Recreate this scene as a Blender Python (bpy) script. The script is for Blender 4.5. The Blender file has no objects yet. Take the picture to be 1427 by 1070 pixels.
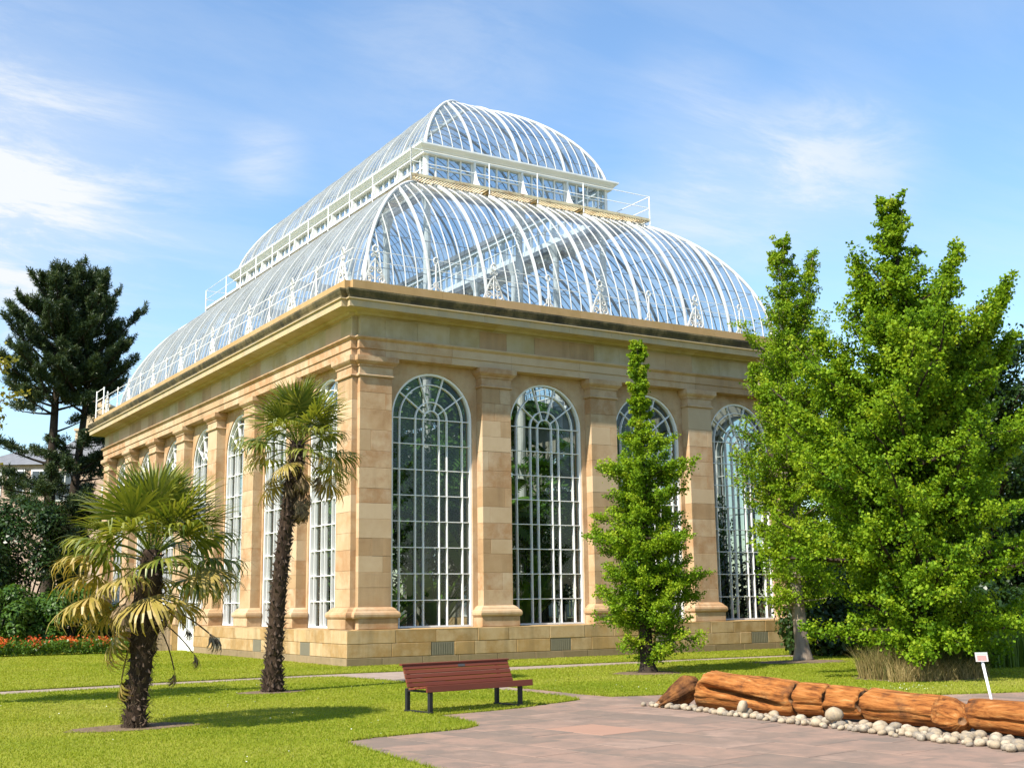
import bpy, math, random
import numpy as np
from mathutils import Vector, Matrix, noise

random.seed(7)
RNG = np.random.default_rng(11)
PI = math.pi
S = bpy.context.scene
COL = S.collection

# ------------------------------------------------------------------ camera
yaw, pitch, roll = 0.558325530, 0.178163010, -0.0127410747
F_ = np.array([math.sin(yaw)*math.cos(pitch), math.cos(yaw)*math.cos(pitch), math.sin(pitch)])
R0 = np.array([math.cos(yaw), -math.sin(yaw), 0.0]); U0 = np.cross(R0, F_)
R_ = math.cos(roll)*R0 + math.sin(roll)*U0
U_ = -math.sin(roll)*R0 + math.cos(roll)*U0
CAMPOS = np.array([-14.0520845, -31.2447844, 1.7])
cd = bpy.data.cameras.new("camera"); cam = bpy.data.objects.new("camera", cd); COL.objects.link(cam)
cd.sensor_fit = 'HORIZONTAL'; cd.sensor_width = 36.0; cd.lens = 36.0*1685.01/1427.0
cd.clip_start = 0.1; cd.clip_end = 3000
cam.matrix_world = Matrix(((R_[0], U_[0], -F_[0], CAMPOS[0]), (R_[1], U_[1], -F_[1], CAMPOS[1]),
                           (R_[2], U_[2], -F_[2], CAMPOS[2]), (0, 0, 0, 1)))
S.camera = cam

# ------------------------------------------------------------------ light
SUN_EL = math.radians(46.5)
SUN_AZ = math.atan2(-0.968, -0.250)          # clockwise from +Y
sdir = Vector((math.sin(SUN_AZ)*math.cos(SUN_EL), math.cos(SUN_AZ)*math.cos(SUN_EL), math.sin(SUN_EL)))
ld = bpy.data.lights.new("sun", 'SUN'); ld.energy = 5.0; ld.angle = math.radians(0.53); ld.color = (1.0, 0.93, 0.82)
sun = bpy.data.objects.new("sun", ld); COL.objects.link(sun)
sun.rotation_euler = sdir.to_track_quat('Z', 'Y').to_euler()
sun.location = sdir*100

world = bpy.data.worlds.new("World"); S.world = world; world.use_nodes = True
nt = world.node_tree; nt.nodes.clear()
def wn(t, **k):
    n = nt.nodes.new(t)
    for a, b in k.items(): setattr(n, a, b)
    return n
sky = wn('ShaderNodeTexSky', sky_type='NISHITA', sun_disc=False)
sky.sun_elevation = SUN_EL; sky.sun_rotation = SUN_AZ; sky.altitude = 0; sky.air_density = 1.25; sky.dust_density = 0.25; sky.ozone_density = 2.2
bg = wn('ShaderNodeBackground'); bg.inputs['Strength'].default_value = 0.105
out = wn('ShaderNodeOutputWorld')
tc = wn('ShaderNodeTexCoord'); sep = wn('ShaderNodeSeparateXYZ')
nt.links.new(tc.outputs['Generated'], sep.inputs[0])
addz = wn('ShaderNodeMath', operation='ADD'); addz.inputs[1].default_value = 0.12
nt.links.new(sep.outputs['Z'], addz.inputs[0])
dx = wn('ShaderNodeMath', operation='DIVIDE'); dy = wn('ShaderNodeMath', operation='DIVIDE')
nt.links.new(sep.outputs['X'], dx.inputs[0]); nt.links.new(addz.outputs[0], dx.inputs[1])
nt.links.new(sep.outputs['Y'], dy.inputs[0]); nt.links.new(addz.outputs[0], dy.inputs[1])
cmb = wn('ShaderNodeCombineXYZ'); nt.links.new(dx.outputs[0], cmb.inputs[0]); nt.links.new(dy.outputs[0], cmb.inputs[1])
mp = wn('ShaderNodeMapping'); mp.inputs['Rotation'].default_value = (0, 0, 0.35); mp.inputs['Scale'].default_value = (0.55, 1.5, 1)
nt.links.new(cmb.outputs[0], mp.inputs[0])
n1 = wn('ShaderNodeTexNoise'); n1.inputs['Scale'].default_value = 1.15; n1.inputs['Detail'].default_value = 9; n1.inputs['Roughness'].default_value = 0.62; n1.inputs['Distortion'].default_value = 0.35
nt.links.new(mp.outputs[0], n1.inputs['Vector'])
rmp = wn('ShaderNodeValToRGB'); rmp.color_ramp.elements[0].position = 0.45; rmp.color_ramp.elements[1].position = 0.88
rmp.color_ramp.elements[1].color = (0.42, 0.42, 0.42, 1)
nt.links.new(n1.outputs['Fac'], rmp.inputs[0])
def pix_dir(px, py):
    d = F_ + (px-713.5)/1685.01*R_ - (py-535)/1685.01*U_
    return d/np.linalg.norm(d)
# three cirrus banks seen in the photograph
acc = rmp.outputs[0]
n2 = wn('ShaderNodeTexNoise'); n2.inputs['Scale'].default_value = 2.6; n2.inputs['Detail'].default_value = 10; n2.inputs['Roughness'].default_value = 0.68; n2.inputs['Distortion'].default_value = 0.5
mp2 = wn('ShaderNodeMapping'); mp2.inputs['Rotation'].default_value = (0, 0, 0.55); mp2.inputs['Scale'].default_value = (0.8, 1.7, 1)
nt.links.new(cmb.outputs[0], mp2.inputs[0]); nt.links.new(mp2.outputs[0], n2.inputs['Vector'])
nr = wn('ShaderNodeMapRange'); nr.interpolation_type = 'SMOOTHSTEP'; nr.inputs['From Min'].default_value = 0.40; nr.inputs['From Max'].default_value = 0.66; nr.inputs['To Min'].default_value = 0.3
nt.links.new(n2.outputs['Fac'], nr.inputs['Value'])
for (px, py, r, k) in ((50, 290, 0.21, 0.62), (-90, 260, 0.2, 0.9), (1170, 215, 0.10, 0.6), (1030, 270, 0.10, 0.6), (900, 330, 0.08, 0.35), (960, 160, 0.09, 0.3), (370, 225, 0.05, 0.45), (620, 60, 0.14, 0.22)):
    vm = wn('ShaderNodeVectorMath', operation='DISTANCE'); vm.inputs[1].default_value = tuple(pix_dir(px, py))
    nt.links.new(tc.outputs['Generated'], vm.inputs[0])
    mr = wn('ShaderNodeMapRange'); mr.interpolation_type = 'SMOOTHERSTEP'
    mr.inputs['From Min'].default_value = 0.0; mr.inputs['From Max'].default_value = r; mr.inputs['To Min'].default_value = k; mr.inputs['To Max'].default_value = 0.0
    nt.links.new(vm.outputs['Value'], mr.inputs['Value'])
    ml = wn('ShaderNodeMath', operation='MULTIPLY'); nt.links.new(mr.outputs[0], ml.inputs[0]); nt.links.new(nr.outputs[0], ml.inputs[1])
    ad = wn('ShaderNodeMath', operation='ADD', use_clamp=True); nt.links.new(acc, ad.inputs[0]); nt.links.new(ml.outputs[0], ad.inputs[1])
    acc = ad.outputs[0]
mx = wn('ShaderNodeMix', data_type='RGBA'); mx.inputs['B'].default_value = (4.7, 4.9, 5.1, 1)
gain = wn('ShaderNodeMix', data_type='RGBA', blend_type='MULTIPLY'); gain.inputs['Factor'].default_value = 1; gain.inputs['B'].default_value = (0.93, 1.06, 1.17, 1)
nt.links.new(sky.outputs[0], gain.inputs['A'])
nt.links.new(acc, mx.inputs['Factor']); nt.links.new(gain.outputs['Result'], mx.inputs['A'])
nt.links.new(mx.outputs['Result'], bg.inputs['Color']); nt.links.new(bg.outputs[0], out.inputs[0])

S.view_settings.view_transform = 'Standard'; S.view_settings.look = 'None'
S.view_settings.gamma = 1.0; S.view_settings.use_curve_mapping = False
S.view_settings.exposure = 0.92
S.render.engine = 'CYCLES'
S.cycles.transparent_max_bounces = 32; S.cycles.max_bounces = 8; S.cycles.glossy_bounces = 3; S.cycles.transmission_bounces = 4
S.cycles.caustics_reflective = False; S.cycles.caustics_refractive = False

# ------------------------------------------------------------------ materials
def new_mat(name):
    m = bpy.data.materials.new(name); m.use_nodes = True
    t = m.node_tree; t.nodes.clear()
    o = t.nodes.new('ShaderNodeOutputMaterial')
    return m, t, o
def N(t, ty, **k):
    n = t.nodes.new(ty)
    for a, b in k.items(): setattr(n, a, b)
    return n
def ramp(t, cols, pos=None):
    r = N(t, 'ShaderNodeValToRGB'); e = r.color_ramp.elements
    while len(e) < len(cols): e.new(0.5)
    for i, c in enumerate(cols):
        e[i].position = pos[i] if pos else i/(len(cols)-1)
        e[i].color = (*c, 1)
    return r
def tnoise(t, scale, detail=5, rough=0.6, mapping=None, coord='Object'):
    c = N(t, 'ShaderNodeTexCoord'); n = N(t, 'ShaderNodeTexNoise')
    n.inputs['Scale'].default_value = scale; n.inputs['Detail'].default_value = detail; n.inputs['Roughness'].default_value = rough
    if mapping:
        m = N(t, 'ShaderNodeMapping'); m.inputs['Scale'].default_value = mapping
        t.links.new(c.outputs[coord], m.inputs[0]); t.links.new(m.outputs[0], n.inputs['Vector'])
    else: t.links.new(c.outputs[coord], n.inputs['Vector'])
    return n
def surf(name, cols, rough=0.85, scale=3.0, rand=0.6, streak=0.0, streak_col=(0.1, 0.09, 0.06), bump=0.15, bscale=40, attr=None, mapping=None, blot=None, spec=0.3):
    """opaque procedural surface: object-random tone x noise mottling, optional vertical grime streaks"""
    m, t, o = new_mat(name)
    b = N(t, 'ShaderNodeBsdfPrincipled'); b.inputs['Roughness'].default_value = rough; b.inputs['Specular IOR Level'].default_value = spec
    nz = tnoise(t, scale, 6, 0.62, mapping)
    oi = N(t, 'ShaderNodeObjectInfo')
    a = N(t, 'ShaderNodeMath', operation='MULTIPLY'); a.inputs[1].default_value = rand
    if attr:
        at = N(t, 'ShaderNodeAttribute', attribute_name=attr); t.links.new(at.outputs['Fac'], a.inputs[0])
    else: t.links.new(oi.outputs['Random'], a.inputs[0])
    mr = N(t, 'ShaderNodeMapRange'); mr.inputs['From Min'].default_value = 0.3; mr.inputs['From Max'].default_value = 0.7
    mr.inputs['To Min'].default_value = 0; mr.inputs['To Max'].default_value = 1-rand
    t.links.new(nz.outputs['Fac'], mr.inputs['Value'])
    s = N(t, 'ShaderNodeMath', operation='ADD'); t.links.new(a.outputs[0], s.inputs[0]); t.links.new(mr.outputs[0], s.inputs[1])
    r = ramp(t, cols); t.links.new(s.outputs[0], r.inputs[0]); col = r.outputs[0]
    if streak:
        sn = tnoise(t, 1.0, 6, 0.65, (2.2, 2.2, 0.22))
        rr = ramp(t, [(0, 0, 0), (1, 1, 1)], [0.48, 0.72]); t.links.new(sn.outputs['Fac'], rr.inputs[0])
        k = N(t, 'ShaderNodeMath', operation='MULTIPLY'); k.inputs[1].default_value = streak; t.links.new(rr.outputs[0], k.inputs[0])
        x = N(t, 'ShaderNodeMix', data_type='RGBA'); x.inputs['B'].default_value = (*streak_col, 1)
        t.links.new(k.outputs[0], x.inputs['Factor']); t.links.new(col, x.inputs['A']); col = x.outputs['Result']
    if blot:
        bc, bs, lo, hi, amt = blot
        sn = tnoise(t, bs, 6, 0.7)
        rr = ramp(t, [(0, 0, 0), (1, 1, 1)], [lo, hi]); t.links.new(sn.outputs['Fac'], rr.inputs[0])
        k = N(t, 'ShaderNodeMath', operation='MULTIPLY'); k.inputs[1].default_value = amt; t.links.new(rr.outputs[0], k.inputs[0])
        x = N(t, 'ShaderNodeMix', data_type='RGBA'); x.inputs['B'].default_value = (*bc, 1)
        t.links.new(k.outputs[0], x.inputs['Factor']); t.links.new(col, x.inputs['A']); col = x.outputs['Result']
    t.links.new(col, b.inputs['Base Color'])
    if bump:
        bn = tnoise(t, bscale, 4, 0.7, mapping); bu = N(t, 'ShaderNodeBump'); bu.inputs['Strength'].default_value = bump; bu.inputs['Distance'].default_value = 0.02
        t.links.new(bn.outputs['Fac'], bu.inputs['Height']); t.links.new(bu.outputs[0], b.inputs['Normal'])
    t.links.new(b.outputs[0], o.inputs[0])
    return m
def leaf(name, cols, trans=0.35, rough=0.45, spec=0.35, tcol=None):
    m, t, o = new_mat(name)
    at = N(t, 'ShaderNodeAttribute', attribute_name='tint'); r = ramp(t, cols); t.links.new(at.outputs['Fac'], r.inputs[0])
    b = N(t, 'ShaderNodeBsdfPrincipled'); b.inputs['Roughness'].default_value = rough; b.inputs['Specular IOR Level'].default_value = spec
    tr = N(t, 'ShaderNodeBsdfTranslucent'); mixs = N(t, 'ShaderNodeMixShader'); mixs.inputs[0].default_value = trans
    t.links.new(r.outputs[0], b.inputs['Base Color'])
    g = N(t, 'ShaderNodeMix', data_type='RGBA', blend_type='MULTIPLY'); g.inputs['Factor'].default_value = 1; g.inputs['B'].default_value = (*(tcol or (1.35, 1.25, 0.6)), 1)
    t.links.new(r.outputs[0], g.inputs['A']); t.links.new(g.outputs['Result'], tr.inputs['Color'])
    t.links.new(b.outputs[0], mixs.inputs[1]); t.links.new(tr.outputs[0], mixs.inputs[2]); t.links.new(mixs.outputs[0], o.inputs[0])
    return m
def glass(name, tint=(0.93, 0.97, 0.96), dirt_sheen=0.04, dcol=(0.6, 0.63, 0.62), rough=0.0, ior=1.5, dscale=1.2):
    """thin sheet: clear transmission, Fresnel reflection and a film of grime plus painted sheen"""
    m, t, o = new_mat(name)
    tr = N(t, 'ShaderNodeBsdfTransparent'); tr.inputs[0].default_value = (*tint, 1)
    gl = N(t, 'ShaderNodeBsdfGlossy'); gl.inputs['Roughness'].default_value = rough
    fr = N(t, 'ShaderNodeFresnel')
    ge = N(t, 'ShaderNodeNewGeometry'); io = N(t, 'ShaderNodeMapRange'); io.inputs['To Min'].default_value = ior; io.inputs['To Max'].default_value = 1/ior   # a sheet reflects alike from both sides
    t.links.new(ge.outputs['Backfacing'], io.inputs['Value']); t.links.new(io.outputs[0], fr.inputs[0])
    a = N(t, 'ShaderNodeMixShader'); t.links.new(fr.outputs[0], a.inputs[0]); t.links.new(tr.outputs[0], a.inputs[1]); t.links.new(gl.outputs[0], a.inputs[2])
    df = N(t, 'ShaderNodeBsdfDiffuse'); df.inputs[0].default_value = (*dcol, 1)
    nz = tnoise(t, dscale, 5, 0.65); mr = N(t, 'ShaderNodeMapRange'); mr.inputs['From Min'].default_value = 0.35; mr.inputs['From Max'].default_value = 0.75
    mr.inputs['To Min'].default_value = dirt_sheen*0.3; mr.inputs['To Max'].default_value = dirt_sheen*2
    t.links.new(nz.outputs['Fac'], mr.inputs['Value'])
    b = N(t, 'ShaderNodeMixShader'); t.links.new(mr.outputs[0], b.inputs[0]); t.links.new(a.outputs[0], b.inputs[1]); t.links.new(df.outputs[0], b.inputs[2])
    t.links.new(b.outputs[0], o.inputs[0])
    return m

M = {}
M['sand'] = surf('sandstone', [(0.31, 0.175, 0.08), (0.43, 0.275, 0.145), (0.49, 0.345, 0.205), (0.37, 0.21, 0.10), (0.47, 0.32, 0.185), (0.55, 0.42, 0.28)], scale=1.3, rand=0.58, streak=0.40, streak_col=(0.25, 0.155, 0.075), bump=0.3, bscale=30, blot=((0.55, 0.44, 0.31), 0.9, 0.50, 0.72, 0.6))
M['sand_dark'] = surf('sooted sandstone', [(0.31, 0.185, 0.09), (0.39, 0.25, 0.13), (0.44, 0.30, 0.17), (0.35, 0.215, 0.105)], scale=1.3, rand=0.5, streak=0.45, streak_col=(0.16, 0.105, 0.055), bump=0.35, bscale=30)
M['sand_pale'] = surf('newly dressed sandstone', [(0.43, 0.295, 0.165), (0.51, 0.375, 0.235), (0.47, 0.335, 0.20)], scale=1.5, rand=0.5, streak=0.15, streak_col=(0.36, 0.25, 0.14), bump=0.2, bscale=30)
M['plinth'] = surf('plinth sandstone', [(0.29, 0.19, 0.085), (0.40, 0.25, 0.10), (0.46, 0.33, 0.18), (0.33, 0.20, 0.075), (0.42, 0.31, 0.17)], scale=1.8, rand=0.6, streak=0.55, streak_col=(0.175, 0.13, 0.065), bump=0.35, bscale=26)
M['base_course'] = surf('darker base stone', [(0.18, 0.135, 0.075), (0.235, 0.17, 0.09), (0.28, 0.205, 0.115), (0.20, 0.15, 0.08)], scale=2.2, rand=0.5, streak=0.55, streak_col=(0.13, 0.11, 0.05), bump=0.35, bscale=26)  # bottom course, darker than the plinth stones above
M['frieze'] = surf('weathered frieze stone', [(0.34, 0.26, 0.13), (0.42, 0.33, 0.17), (0.47, 0.39, 0.26), (0.38, 0.29, 0.14), (0.52, 0.45, 0.33)], scale=1.2, rand=0.65, streak=0.35, streak_col=(0.22, 0.175, 0.09), bump=0.25)
M['cornice'] = surf('cornice stone', [(0.40, 0.29, 0.15), (0.47, 0.35, 0.19), (0.41, 0.33, 0.21), (0.45, 0.31, 0.15)], scale=2.0, rand=0.45, streak=0.45, streak_col=(0.25, 0.20, 0.11), bump=0.25)
M['parapet'] = surf('parapet stone', [(0.36, 0.23, 0.09), (0.42, 0.27, 0.115), (0.45, 0.29, 0.14), (0.38, 0.25, 0.10)], scale=2.2, rand=0.5, streak=0.25, streak_col=(0.26, 0.17, 0.07), bump=0.25)
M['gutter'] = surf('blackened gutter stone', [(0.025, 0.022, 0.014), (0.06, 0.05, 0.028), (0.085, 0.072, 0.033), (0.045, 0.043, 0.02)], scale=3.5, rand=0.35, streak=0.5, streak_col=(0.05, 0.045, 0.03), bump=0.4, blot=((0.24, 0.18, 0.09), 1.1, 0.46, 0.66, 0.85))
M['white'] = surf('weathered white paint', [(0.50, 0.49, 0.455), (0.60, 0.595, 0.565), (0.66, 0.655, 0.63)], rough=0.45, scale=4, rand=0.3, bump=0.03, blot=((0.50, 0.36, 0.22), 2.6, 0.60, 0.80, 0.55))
M['white_clean'] = surf('white window paint', [(0.76, 0.755, 0.73), (0.81, 0.81, 0.79)], rough=0.4, scale=4, rand=0.3, bump=0.02)
M['rusty'] = surf('rusting cream paint', [(0.60, 0.50, 0.30), (0.66, 0.56, 0.36), (0.56, 0.44, 0.25)], rough=0.6, scale=6, rand=0.3, bump=0.1, blot=((0.28, 0.13, 0.04), 3.2, 0.5, 0.68, 0.85))
M['bracket'] = surf('rusted bracket iron', [(0.30, 0.20, 0.07), (0.38, 0.27, 0.11), (0.45, 0.34, 0.17)], rough=0.7, scale=6, rand=0.3, bump=0.1, blot=((0.16, 0.085, 0.03), 4, 0.45, 0.65, 0.8))
M['inner_backlit'] = surf('dirty backlit white paint', [(0.13, 0.14, 0.145), (0.18, 0.19, 0.195)], rough=0.6, rand=0.3, bump=0.0)  # dark grey holds the dirt and backlit shade of white ironwork
M['lead'] = surf('grey lead flashing', [(0.25, 0.25, 0.24), (0.33, 0.33, 0.32)], rough=0.5, scale=5, rand=0.3, bump=0.05)
M['dark_iron'] = surf('dark painted iron', [(0.05, 0.055, 0.05), (0.08, 0.085, 0.08)], rough=0.5, rand=0.3, bump=0.05)
M['vent'] = surf('grey slate vent', [(0.15, 0.135, 0.095), (0.20, 0.18, 0.125)], rough=0.8, scale=5, rand=0.5, bump=0.2)
M['pane'] = glass('window glass', tint=(0.68, 0.72, 0.69), dirt_sheen=0.008, dcol=(0.45, 0.48, 0.44))
M['roof_glass'] = glass('roof glass', tint=(0.80, 0.87, 0.91), dirt_sheen=0.17, dcol=(0.44, 0.49, 0.53), dscale=0.9)  # pale film is part dirt, part painted silvery sheen
M['inner_floor'] = surf('dark soil beds', [(0.03, 0.025, 0.018), (0.055, 0.045, 0.03)], rand=0.2)
M['inner_wall'] = surf('inside wall plaster', [(0.20, 0.19, 0.15), (0.28, 0.26, 0.20)], rand=0.2, bump=0.05)

# ------------------------------------------------------------------ mesh helpers
class MB:
    def __init__(s, T=None, flip=False): s.v = []; s.f = []; s.T = T; s.flip = flip
    def add(s, vs, fs):
        o = len(s.v)
        s.v += [s.T(*p) for p in vs] if s.T else [tuple(p) for p in vs]
        s.f += [tuple(o+i for i in (reversed(f) if s.flip else f)) for f in fs]
    def box(s, a0, a1, b0, b1, c0, c1):
        s.add([(a0,b0,c0),(a1,b0,c0),(a1,b1,c0),(a0,b1,c0),(a0,b0,c1),(a1,b0,c1),(a1,b1,c1),(a0,b1,c1)],
              [(0,3,2,1),(4,5,6,7),(0,1,5,4),(1,2,6,5),(2,3,7,6),(3,0,4,7)])
    def stone(s, u0, u1, z0, z1, d, dep, ch=0.012):
        """ashlar block: chamfered front face at depth d, running dep inwards"""
        v = [(u0+ch,d,z0+ch),(u1-ch,d,z0+ch),(u1-ch,d,z1-ch),(u0+ch,d,z1-ch),
             (u0,d+ch,z0),(u1,d+ch,z0),(u1,d+ch,z1),(u0,d+ch,z1),(u0,d+dep,z0),(u1,d+dep,z0),(u1,d+dep,z1),(u0,d+dep,z1)]
        s.add(v, [(0,1,2,3),(4,5,1,0),(5,6,2,1),(6,7,3,2),(7,4,0,3),(8,9,5,4),(9,10,6,5),(10,11,7,6),(11,8,4,7)])
    def sweep(s, prof, path):
        n = len(prof); vs = []
        for fn in path: vs += [(*fn(d), z) for d, z in prof]
        fs = []
        for k in range(len(path)-1):
            for i in range(n):
                j = (i+1) % n
                fs.append((k*n+i, k*n+j, (k+1)*n+j, (k+1)*n+i))
        fs.append(tuple(range(n))); fs.append(tuple(reversed(range((len(path)-1)*n, len(path)*n))))
        s.add(vs, fs)
    def tube(s, pts, r, sides=6, cap=True):
        P = [Vector(p) for p in pts]; n = len(P); rs = r if hasattr(r, '__len__') else [r]*n
        vs = []; ref = None
        for i, p in enumerate(P):
            t = (P[min(i+1, n-1)]-P[max(i-1, 0)])
            if t.length < 1e-9: t = Vector((0, 0, 1))
            t.normalize()
            if ref is None: ref = t.orthogonal().normalized()
            ref = (ref - t*ref.dot(t))
            ref = ref.normalized() if ref.length > 1e-6 else t.orthogonal().normalized()
            b = t.cross(ref)
            for k in range(sides):
                a = 2*PI*k/sides
                vs.append(tuple(p + (ref*math.cos(a)+b*math.sin(a))*rs[i]))
        fs = []
        for i in range(n-1):
            for k in range(sides):
                k2 = (k+1) % sides
                fs.append((i*sides+k, i*sides+k2, (i+1)*sides+k2, (i+1)*sides+k))
        if cap: fs.append(tuple(reversed(range(sides)))); fs.append(tuple(range((n-1)*sides, n*sides)))
        s.add(vs, fs)
    def build(s, name, mat, parent=None, smooth=False, kind=None, label=None):
        me = bpy.data.meshes.new(name); me.from_pydata(s.v, [], s.f); me.update()
        if mat: me.materials.append(mat)
        if smooth: me.polygons.foreach_set('use_smooth', [True]*len(me.polygons))
        return link(name, me, parent, kind, label)
def link(name, me, parent=None, kind=None, label=None):
    o = bpy.data.objects.new(name, me); COL.objects.link(o)
    if parent is not None: o.parent = parent
    if kind: o['kind'] = kind
    if label: o['label'] = label
    return o
def empty(name, loc=(0, 0, 0)):
    o = bpy.data.objects.new(name, None); o.empty_display_size = 0.2; COL.objects.link(o); o.location = loc
    return o
def tag(o, label, cat, group=None, kind=None):
    o['label'] = label; o['category'] = cat
    if group: o['group'] = group
    if kind: o['kind'] = kind
    return o
def quads_mesh(name, V, nv, mat, parent=None, tint=None, kind=None, smooth=False):
    """V: (N, nv, 3) one polygon of nv corners each"""
    V = np.asarray(V, np.float32); n = V.shape[0]
    me = bpy.data.meshes.new(name)
    me.vertices.add(n*nv); me.vertices.foreach_set('co', V.reshape(-1))
    me.loops.add(n*nv); me.loops.foreach_set('vertex_index', np.arange(n*nv, dtype=np.int32))
    me.polygons.add(n); me.polygons.foreach_set('loop_start', np.arange(0, n*nv, nv, dtype=np.int32))
    try: me.polygons.foreach_set('loop_total', np.full(n, nv, np.int32))
    except Exception: pass
    me.update(calc_edges=True); me.validate()
    if tint is not None:
        a = me.attributes.new('tint', 'FLOAT', 'POINT'); a.data.foreach_set('value', np.repeat(np.asarray(tint, np.float32), nv))
    me.materials.append(mat)
    if smooth: me.polygons.foreach_set('use_smooth', np.ones(n, bool))
    return link(name, me, parent, kind)
def unit(a): return a/np.maximum(np.linalg.norm(a, axis=-1, keepdims=True), 1e-9)
def leaf_quads(pos, dirs, nrm, L, Wd, fold=0.12):
    side = unit(np.cross(nrm, dirs)); nrm = unit(np.cross(dirs, side))
    L = L[:, None]; Wd = Wd[:, None]
    return np.stack([pos, pos+dirs*L*0.55+side*Wd*0.5+nrm*L*fold, pos+dirs*L, pos+dirs*L*0.55-side*Wd*0.5+nrm*L*fold], 1)

# ================================================================== GROUND
GRASS = surf('lawn turf', [(0.13, 0.17, 0.012), (0.19, 0.215, 0.018), (0.235, 0.24, 0.03), (0.18, 0.205, 0.018)], scale=0.5, rand=0.0, bump=0.6, bscale=60, blot=((0.20, 0.20, 0.05), 0.9, 0.5, 0.75, 0.55), spec=0.1)
SOIL = surf('bare soil', [(0.10, 0.07, 0.045), (0.16, 0.115, 0.075), (0.21, 0.155, 0.10)], scale=9, rand=0.0, bump=0.8, bscale=30, spec=0.1)
PATH = surf('path tarmac', [(0.24, 0.185, 0.15), (0.30, 0.235, 0.19), (0.34, 0.27, 0.22)], scale=2.5, rand=0.0, bump=0.4, bscale=120, spec=0.15)
mb = MB(); mb.add([(-1500,-600,-0.14),(1500,-600,-0.14),(1500,2500,-0.14),(-1500,2500,-0.14)], [(0,1,2,3)])
FARG = surf('far ground', [(0.06, 0.08, 0.02), (0.09, 0.11, 0.03)], scale=0.05, rand=0.0, bump=0)
mb.build('ground', FARG, kind='structure')

def slab(name, pts, z1, z0, mat):
    n = len(pts); m = MB()
    m.add([(x, y, z1) for x, y in pts]+[(x, y, z0) for x, y in pts], [tuple(range(n))]+[(i, i+n, (i+1) % n+n, (i+1) % n) for i in range(n)])
    return m.build(name, mat, kind='structure')
PA_FAR = [(-60, -12.2), (-20, -5.4), (-9.44, -3.56), (-5.82, -3.0), (-2.15, -2.75), (3.73, -3.1), (13.3, -3.55), (45, -5.2)]
LAWN_A = PA_FAR + [(45, 40), (-60, 60)]
LAWN_B = [(-60, -13.4), (-20, -6.6), (-9.64, -4.85), (-6.18, -4.2), (-3.4, -3.85), (-2.5, -3.9), (-2.05, -4.3), (-1.85, -6.0), (-1.6, -8.5), (-1.35, -11.2), (-1.4, -12.6), (-1.56, -13.3),
          (-1.75, -13.45), (-2.45, -13.68), (-3.18, -14.05), (-3.97, -14.24), (-4.98, -14.36), (-5.0, -14.94), (-5.1, -15.68), (-5.26, -16.12), (-5.6, -16.36), (-6.16, -16.45), (-7.08, -16.6), (-7.62, -16.78),
          (-7.74, -18), (-7.87, -19.5), (-8.2, -24), (-9, -45), (-60, -45)]
LAWN_C = [(-0.75, -7.0), (-0.55, -5.3), (0.2, -4.95), (2.58, -4.83), (6.61, -4.55), (8.85, -4.4), (45, -6.4), (45, -45), (20, -26), (9, -18.6), (5.45, -17.2), (4.32, -16.78), (3.48, -16.5), (2.6, -15.7), (1.5, -14.3), (0.8, -13.6),
          (0.34, -13.44), (-0.11, -13.34), (-0.73, -13.17), (-0.8, -12.3), (-0.75, -10.5)]
LZ = 0.015
for pts in (LAWN_A, LAWN_B, LAWN_C): slab('lawn', pts, LZ, -0.12, GRASS)
mb = MB(); mb.add([(-62,-46,-0.008),(48,-46,-0.008),(48,8,-0.008),(-62,8,-0.008)], [(0,1,2,3)])
mb.build('path', PATH, kind='structure')
def inside(x, y, poly):
    x = np.asarray(x); y = np.asarray(y); r = np.zeros(x.shape, bool); n = len(poly)
    for i in range(n):
        (x0, y0), (x1, y1) = poly[i], poly[(i+1) % n]
        c = ((y0 > y) != (y1 > y)) & (x < (x1-x0)*(y-y0)/(y1-y0+1e-12)+x0)
        r ^= c
    return r
# flagstones: every slab its own block with a recessed joint
SLAB = surf('red sandstone flag', [(0.265, 0.175, 0.128), (0.215, 0.155, 0.118), (0.18, 0.137, 0.107), (0.29, 0.19, 0.14), (0.205, 0.148, 0.113), (0.315, 0.215, 0.162), (0.195, 0.142, 0.108)], scale=1.1, rand=0.55, bump=0.5, bscale=60, rough=0.85, blot=((0.145, 0.12, 0.10), 1.0, 0.46, 0.72, 0.55), spec=0.2)
SLAB_O = surf('orange sandstone flag', [(0.30, 0.175, 0.12), (0.33, 0.195, 0.135)], scale=2, rand=0.4, bump=0.3)
JOINT = surf('joint mortar', [(0.035, 0.028, 0.022), (0.06, 0.048, 0.038)], scale=8, rand=0.0)
a8 = math.radians(8.0); E1 = (math.cos(a8), math.sin(a8)); E2 = (-math.sin(a8), math.cos(a8)); ORG = (-4.87, -17.49)
def pv(p, q): return (ORG[0]+p*E1[0]+q*E2[0], ORG[1]+p*E1[1]+q*E2[1])
mb = MB(); cs = [pv(-6, -9), pv(12, -9), pv(12, 6.5), pv(-6, 6.5)]
mb.add([(x, y, -0.0045) for x, y in cs], [(0, 1, 2, 3)])
pav = mb.build('paving', JOINT, kind='structure')
rs = random.Random(5)
p = -4.2
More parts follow.
